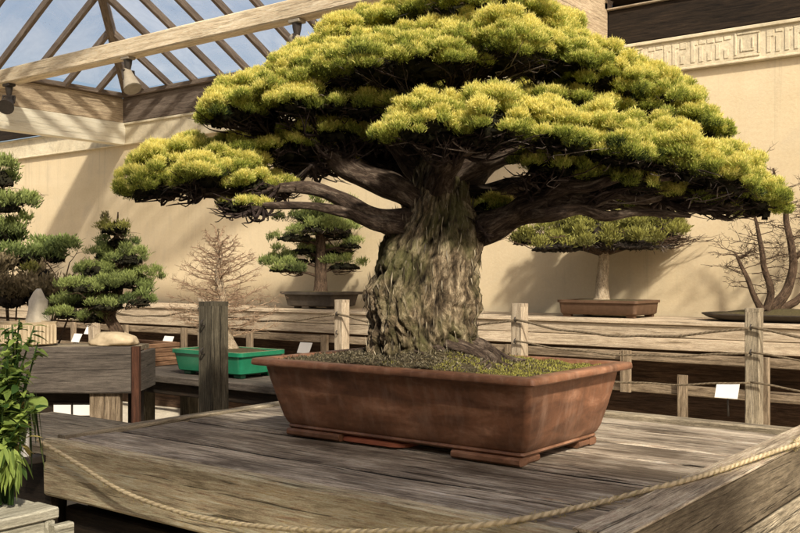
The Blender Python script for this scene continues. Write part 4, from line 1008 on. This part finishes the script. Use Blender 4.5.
for i, (px, py, w, h, mt, de) in enumerate([(10,302,34,36,'shrubleaf',.3),(45,304,34,34,'shrubleaf',.3),(66,306,16,24,'pinegreen',.4),(44,278,14,16,'flatpine',.35),(-20,300,30,40,'shrubleaf',.3)]):
    pad(sh, px, py, w, h, 0, w/FPX*6.0*.9, 6.0, (M[mt],), de, 0, L=(.02, .04), W=.014, low=.4, lump=.4, per=8, sprig=.025, cl=(.04, .08), rag=.25, seed=600+i, core='corebrown', corescale=.6)

# big conifer at the left edge, standing on the ground behind the bench
cz = 6.3; base = at(-28, 340, cz)
cf = thing('spreading_conifer', (float(base[0]), float(base[1]), 0), 'dark green tiered conifer entering at the left edge above the grey bench', 'tree')
mb = MB(); mb.tube([(base[0], base[1], -.02), tuple(at(-26,330,cz)), tuple(at(-30,270,cz)), tuple(at(-24,215,cz)), tuple(at(-28,150,cz))], [.08, .06, .05, .035, .008], 12, ridge=lambda t, l: 1+.1*math.sin(5*t+l*9), sub=6); mb.build('trunk', M['brownbark'], cf)
for i, (px, py, w, h, mt, dz) in enumerate([(2,184,22,22,'pine',0),(6,210,20,16,'pine',-.1),(10,204,26,10,'pine',.1),(4,240,34,22,'pine',.05),(22,262,34,22,'pinegreen',-.1),(55,260,22,14,'pinegreen',-.1),(-2,268,30,20,'pinegreen',.1),(-50,230,40,26,'pine',0),(-55,265,44,26,'pine',0),(-50,190,30,22,'pine',0)]):
    C, a, b, c = pad(cf, px, py, w, h, dz, w/FPX*cz*.9, cz, (M[mt],), .42, 0, L=(.022, .042), W=.010, low=.25, lump=.45, per=9, sprig=.022, cl=(.035, .075), rag=.2, seed=700+i, core='core', corescale=.6)
    mb = MB(); s_ = at(-27, py+8, cz); mb.tube([s_, (s_+C)/2, C], [.016, .011, .004], 6, sub=3); twigs(mb, (s_+C)/2, C, a, b, c, 6, .004); mb.build('branch', M['brownbark'], cf)
mb = MB(); mb.tube([at(0,203,cz), at(18,199,cz), at(38,195,cz)], [.008, .006, .003], 6, sub=3); bare(mb, at(30,197,cz), RT+UP*.2, .08, .003, 1); mb.build('branch', M['brownbark'], cf)

# ------------------------------------------------------------------ near left: wooden planter box and its green plants
c_ = at(55, 507, 2.2); X1, Y1, ZB = float(c_[0]), float(c_[1]), float(c_[2])
bxT = thing('planter_box', (X1-.25, Y1-.3, 0), 'pale weathered wooden planter box in the bottom left corner', 'planter box')
mb = MB()
for i in range(7):
    z1 = ZB-.028-i*.082; mb.box((X1-.03, Y1-.62, z1-.078), (X1, Y1-.028, z1), 1, .004, wob=.003); mb.box((X1-.55, Y1-.026, z1-.078), (X1, Y1, z1), 0, .004, wob=.003)
    mb.box((X1-.55, Y1-.62, z1-.078), (X1-.52, Y1-.028, z1), 1, .004)
mb.box((X1-.5, Y1-.6, .0), (X1-.06, Y1-.05, ZB-.62), 0); mb.build('side_boards', M['boxwood'], bxT)
mb = MB(); mb.box((X1-.085, Y1-.64, ZB-.026), (X1+.006, Y1+.006, ZB), 1, .004, wob=.003); mb.box((X1-.56, Y1-.085, ZB-.025), (X1-.088, Y1+.006, ZB-.001), 0, .004, wob=.003)
mb.build('top_frame', M['boxwood'], bxT)
mb = MB(); mb.box((X1-.002+.008, Y1-.02, ZB-.072), (X1+.03, Y1+.03, ZB-.036), 1, .003); mb.build('bracket', M['boxwood'], bxT)
mb = MB(); mb.box((X1-.515, Y1-.6, ZB-.2), (X1-.09, Y1-.09, ZB-.05), 0, .004); mb.build('soil', M['soil'], bxT)
def broad_leaf(name, mat, parent, items):
    """broad curved leaves, one mesh: items of (base, direction, length, width, tint)"""
    vs = []; fs = []; tn = []; o0 = np.array(origin_of(parent))
    for (b, d, L, w, t) in items:
        d = unit(np.array(d, float)); s = unit(np.cross(d, UP+np.array([random.gauss(0, .3) for _ in range(3)]))); nrm = np.cross(s, d); k0 = len(vs)
        prof = [(0, .05), (.2, .75), (.45, 1), (.7, .75), (.9, .3), (1, .02)]
        for (u, q) in prof:
            c = np.array(b)+d*L*u-UP*(L*.35*u*u)
            vs += [c-s*w/2*q+nrm*w*.14*q, c, c+s*w/2*q+nrm*w*.14*q]; tn += [t, t*.8, t*.95]
        for i in range(len(prof)-1):
            for j in (0, 1): fs.append((k0+i*3+j, k0+i*3+j+1, k0+i*3+j+4, k0+i*3+j+3))
    me = bpy.data.meshes.new(name); me.from_pydata([tuple(np.array(v)-o0) for v in vs], [], fs)
    a = me.attributes.new('tint', 'FLOAT', 'POINT'); a.data.foreach_set('value', np.clip(np.array(tn), 0, 1).astype('f')); me.polygons.foreach_set('use_smooth', [True]*len(fs)); me.update()
    return link(name, me, parent, mat)
Zp = 2.28
pl = thing('leafy_plant', (X1-.25, Y1-.25, ZB-.05), 'bright green leafy plant rising from the box at the left edge', 'plant')
its = []; mb = MB()
for k in range(80):
    b_ = at(random.uniform(-40, 12), 505, Zp+random.uniform(-.1, .1)); top = at(random.uniform(-40, 38)*(1 if random.random() < .5 else .6), random.uniform(318, 430), Zp+random.uniform(-.12, .12))
    if k > 66: top = at(random.uniform(-30, 10), random.uniform(430, 470), Zp+random.uniform(-.08, .08))
    m_ = (b_+top)/2+RT*random.gauss(0, .02)+FW*random.gauss(0, .02); mb.tube([b_, m_, top], [.004, .0032, .0016], 5, sub=4)
    for j in range(26):
        u = random.uniform(.35, 1.02); q = b_*(1-u)**2+m_*2*u*(1-u)+top*u*u if u < 1 else top
        th = random.uniform(0, 2*PI); its.append((q, RT*math.cos(th)+FW*math.sin(th)+UP*random.uniform(-.3, .7), random.uniform(.014, .044), random.uniform(.010, .024), random.uniform(0, 1)))
mb.build('stems', M['fresh'], pl)
broad_leaf('leaves', M['fresh'], pl, its)
its = []
for k in range(70):
    q = at(random.uniform(-8, 20), random.uniform(446, 470), Zp-.1+random.uniform(-.04, .04)); its.append((q, RT*random.uniform(-.3, .5)-FW*random.uniform(-.2, .6)-UP*random.uniform(.2, 1), random.uniform(.03, .06), random.uniform(.008, .014), random.uniform(.2, 1)))
o = broad_leaf('hanging_leaves', M['fresh'], pl, its)
its = []
for k in range(26):
    q = at(random.uniform(4, 24), random.uniform(424, 452), Zp+random.uniform(-.03, .05)); its.append((q, RT*random.uniform(-.6, .6)+FW*random.uniform(-.5, .5)-UP*random.uniform(-.3, 1), random.uniform(.025, .05), random.uniform(.008, .016), random.uniform(.2, 1)))
o = broad_leaf('withered_leaves', M['yellowleaf'], pl, its); tag(o, 'withered yellow leaves low on the plant')
its = []
for k in range(22):
    q = at(random.uniform(14, 36), random.uniform(388, 400), Zp+.08+random.uniform(-.04, .04)); its.append((q, RT*random.uniform(-.25, .3)-UP, random.uniform(.08, .15), .006, random.uniform(.0, .5)))
broad_leaf('grassy_leaves', M['pinegreen'], pl, its)
# round leaf on its own bent stalk
c0 = at(36, 403.5, Zp); rl = MB(); nn = 28; vs = [c0]; nrm_t = unit(-FW*.75+UP*.65+RT*.1); s1 = unit(np.cross(nrm_t, UP)); s2 = np.cross(nrm_t, s1)
for ring, q in enumerate((.5, .85, 1.0)):
    for k in range(nn):
        th = 2*PI*k/nn; vs.append(c0+(s1*math.cos(th)*.0275+s2*math.sin(th)*.0225)*q*(1+.03*math.sin(5*th))-nrm_t*(.003*q*q+.0015*math.sin(7*th)*q))
fs = [(0, 1+k, 1+(k+1) % nn) for k in range(nn)]
for r_ in range(2):
    for k in range(nn): fs.append((1+r_*nn+k, 1+(r_+1)*nn+k, 1+(r_+1)*nn+(k+1) % nn, 1+r_*nn+(k+1) % nn))
rl.add(vs, fs, None, True); o = rl.build('round_leaf', M['fresh'], pl)
a = o.data.attributes.new('tint', 'FLOAT', 'POINT'); a.data.foreach_set('value', np.full(len(vs), .55, 'f'))
mb = MB(); mb.tube([at(-6,424,Zp+.05), at(8,416,Zp+.03), at(20,408,Zp+.01), at(34,404,Zp+.003)], [.0035, .003, .0026, .002], 6, sub=4); mb.tube([at(-6,418,Zp+.05), at(10,414,Zp+.03), at(24,402,Zp+.02)], [.003, .003, .002], 6, sub=4); mb.build('stalk', M['yellowleaf'], pl)
# grey shelf boards behind the plant
sb = thing('side_step', (-3.25, 1.98, 0), 'grey wooden step beside the left corner of the platform', 'step')
mb = MB()
for i in range(3): mb.box((-3.55, 1.80+i*.16, zz(-.60)), (PX0-.02, 1.80+i*.16+.155, zz(-.565)), 0, .005, wob=.003)
mb.build('tread', M['greywood'], sb)
mb = MB(); mb.box((-3.54, 1.83, -.02), (PX0-.005, 1.855, zz(-.602)), 0, .004); mb.build('riser', M['darkwood'], sb)
for x in (-3.5, PX0-.09):
    for y in (1.90, 2.2):
        mb = MB(); mb.box((x-.03, y-.03, -.02), (x+.03, y+.03, zz(-.602)), 2, .004); mb.build('leg', M['darkwood'], sb)

# ------------------------------------------------------------------ light, sky, camera
SUN = Vector((.62, -.45, .64)).normalized()
el = math.asin(SUN.z); az = math.atan2(SUN.x, SUN.y)
w = bpy.data.worlds.new('World'); scene.world = w; w.use_nodes = True; nt = w.node_tree; nt.nodes.clear()
s = nt.nodes.new('ShaderNodeTexSky'); s.sky_type = 'NISHITA'; s.sun_disc = False; s.sun_elevation = el; s.sun_rotation = az; s.dust_density = 5.0; s.air_density = 1.0; s.ozone_density = .4
b = nt.nodes.new('ShaderNodeBackground'); b.inputs['Strength'].default_value = .14
o = nt.nodes.new('ShaderNodeOutputWorld'); nt.links.new(s.outputs[0], b.inputs['Color']); nt.links.new(b.outputs[0], o.inputs['Surface'])
sl = bpy.data.lights.new('sun', 'SUN'); sl.energy = 5.0; sl.angle = math.radians(3.0); sl.color = (1, .93, .80)
so = bpy.data.objects.new('sun', sl); col.objects.link(so); so.rotation_euler = SUN.to_track_quat('Z', 'Y').to_euler(); so.location = (2, 0, 8)

cam = bpy.data.cameras.new('camera'); co = bpy.data.objects.new('camera', cam); col.objects.link(co)
cam.sensor_width = 36; cam.lens = FPX/800*36; cam.shift_y = (HZ-266.5)/800; cam.clip_start = .05; cam.clip_end = 2000
co.location = (0, 0, EYE); co.rotation_euler = (PI/2, 0, YAW)
scene.camera = co
scene.view_settings.view_transform = 'Standard'; scene.view_settings.look = 'None'; scene.view_settings.exposure = 0; scene.view_settings.gamma = 1
scene.cycles.max_bounces = 5; scene.cycles.diffuse_bounces = 3; scene.cycles.transmission_bounces = 4; scene.cycles.transparent_max_bounces = 10; scene.cycles.use_denoising = True
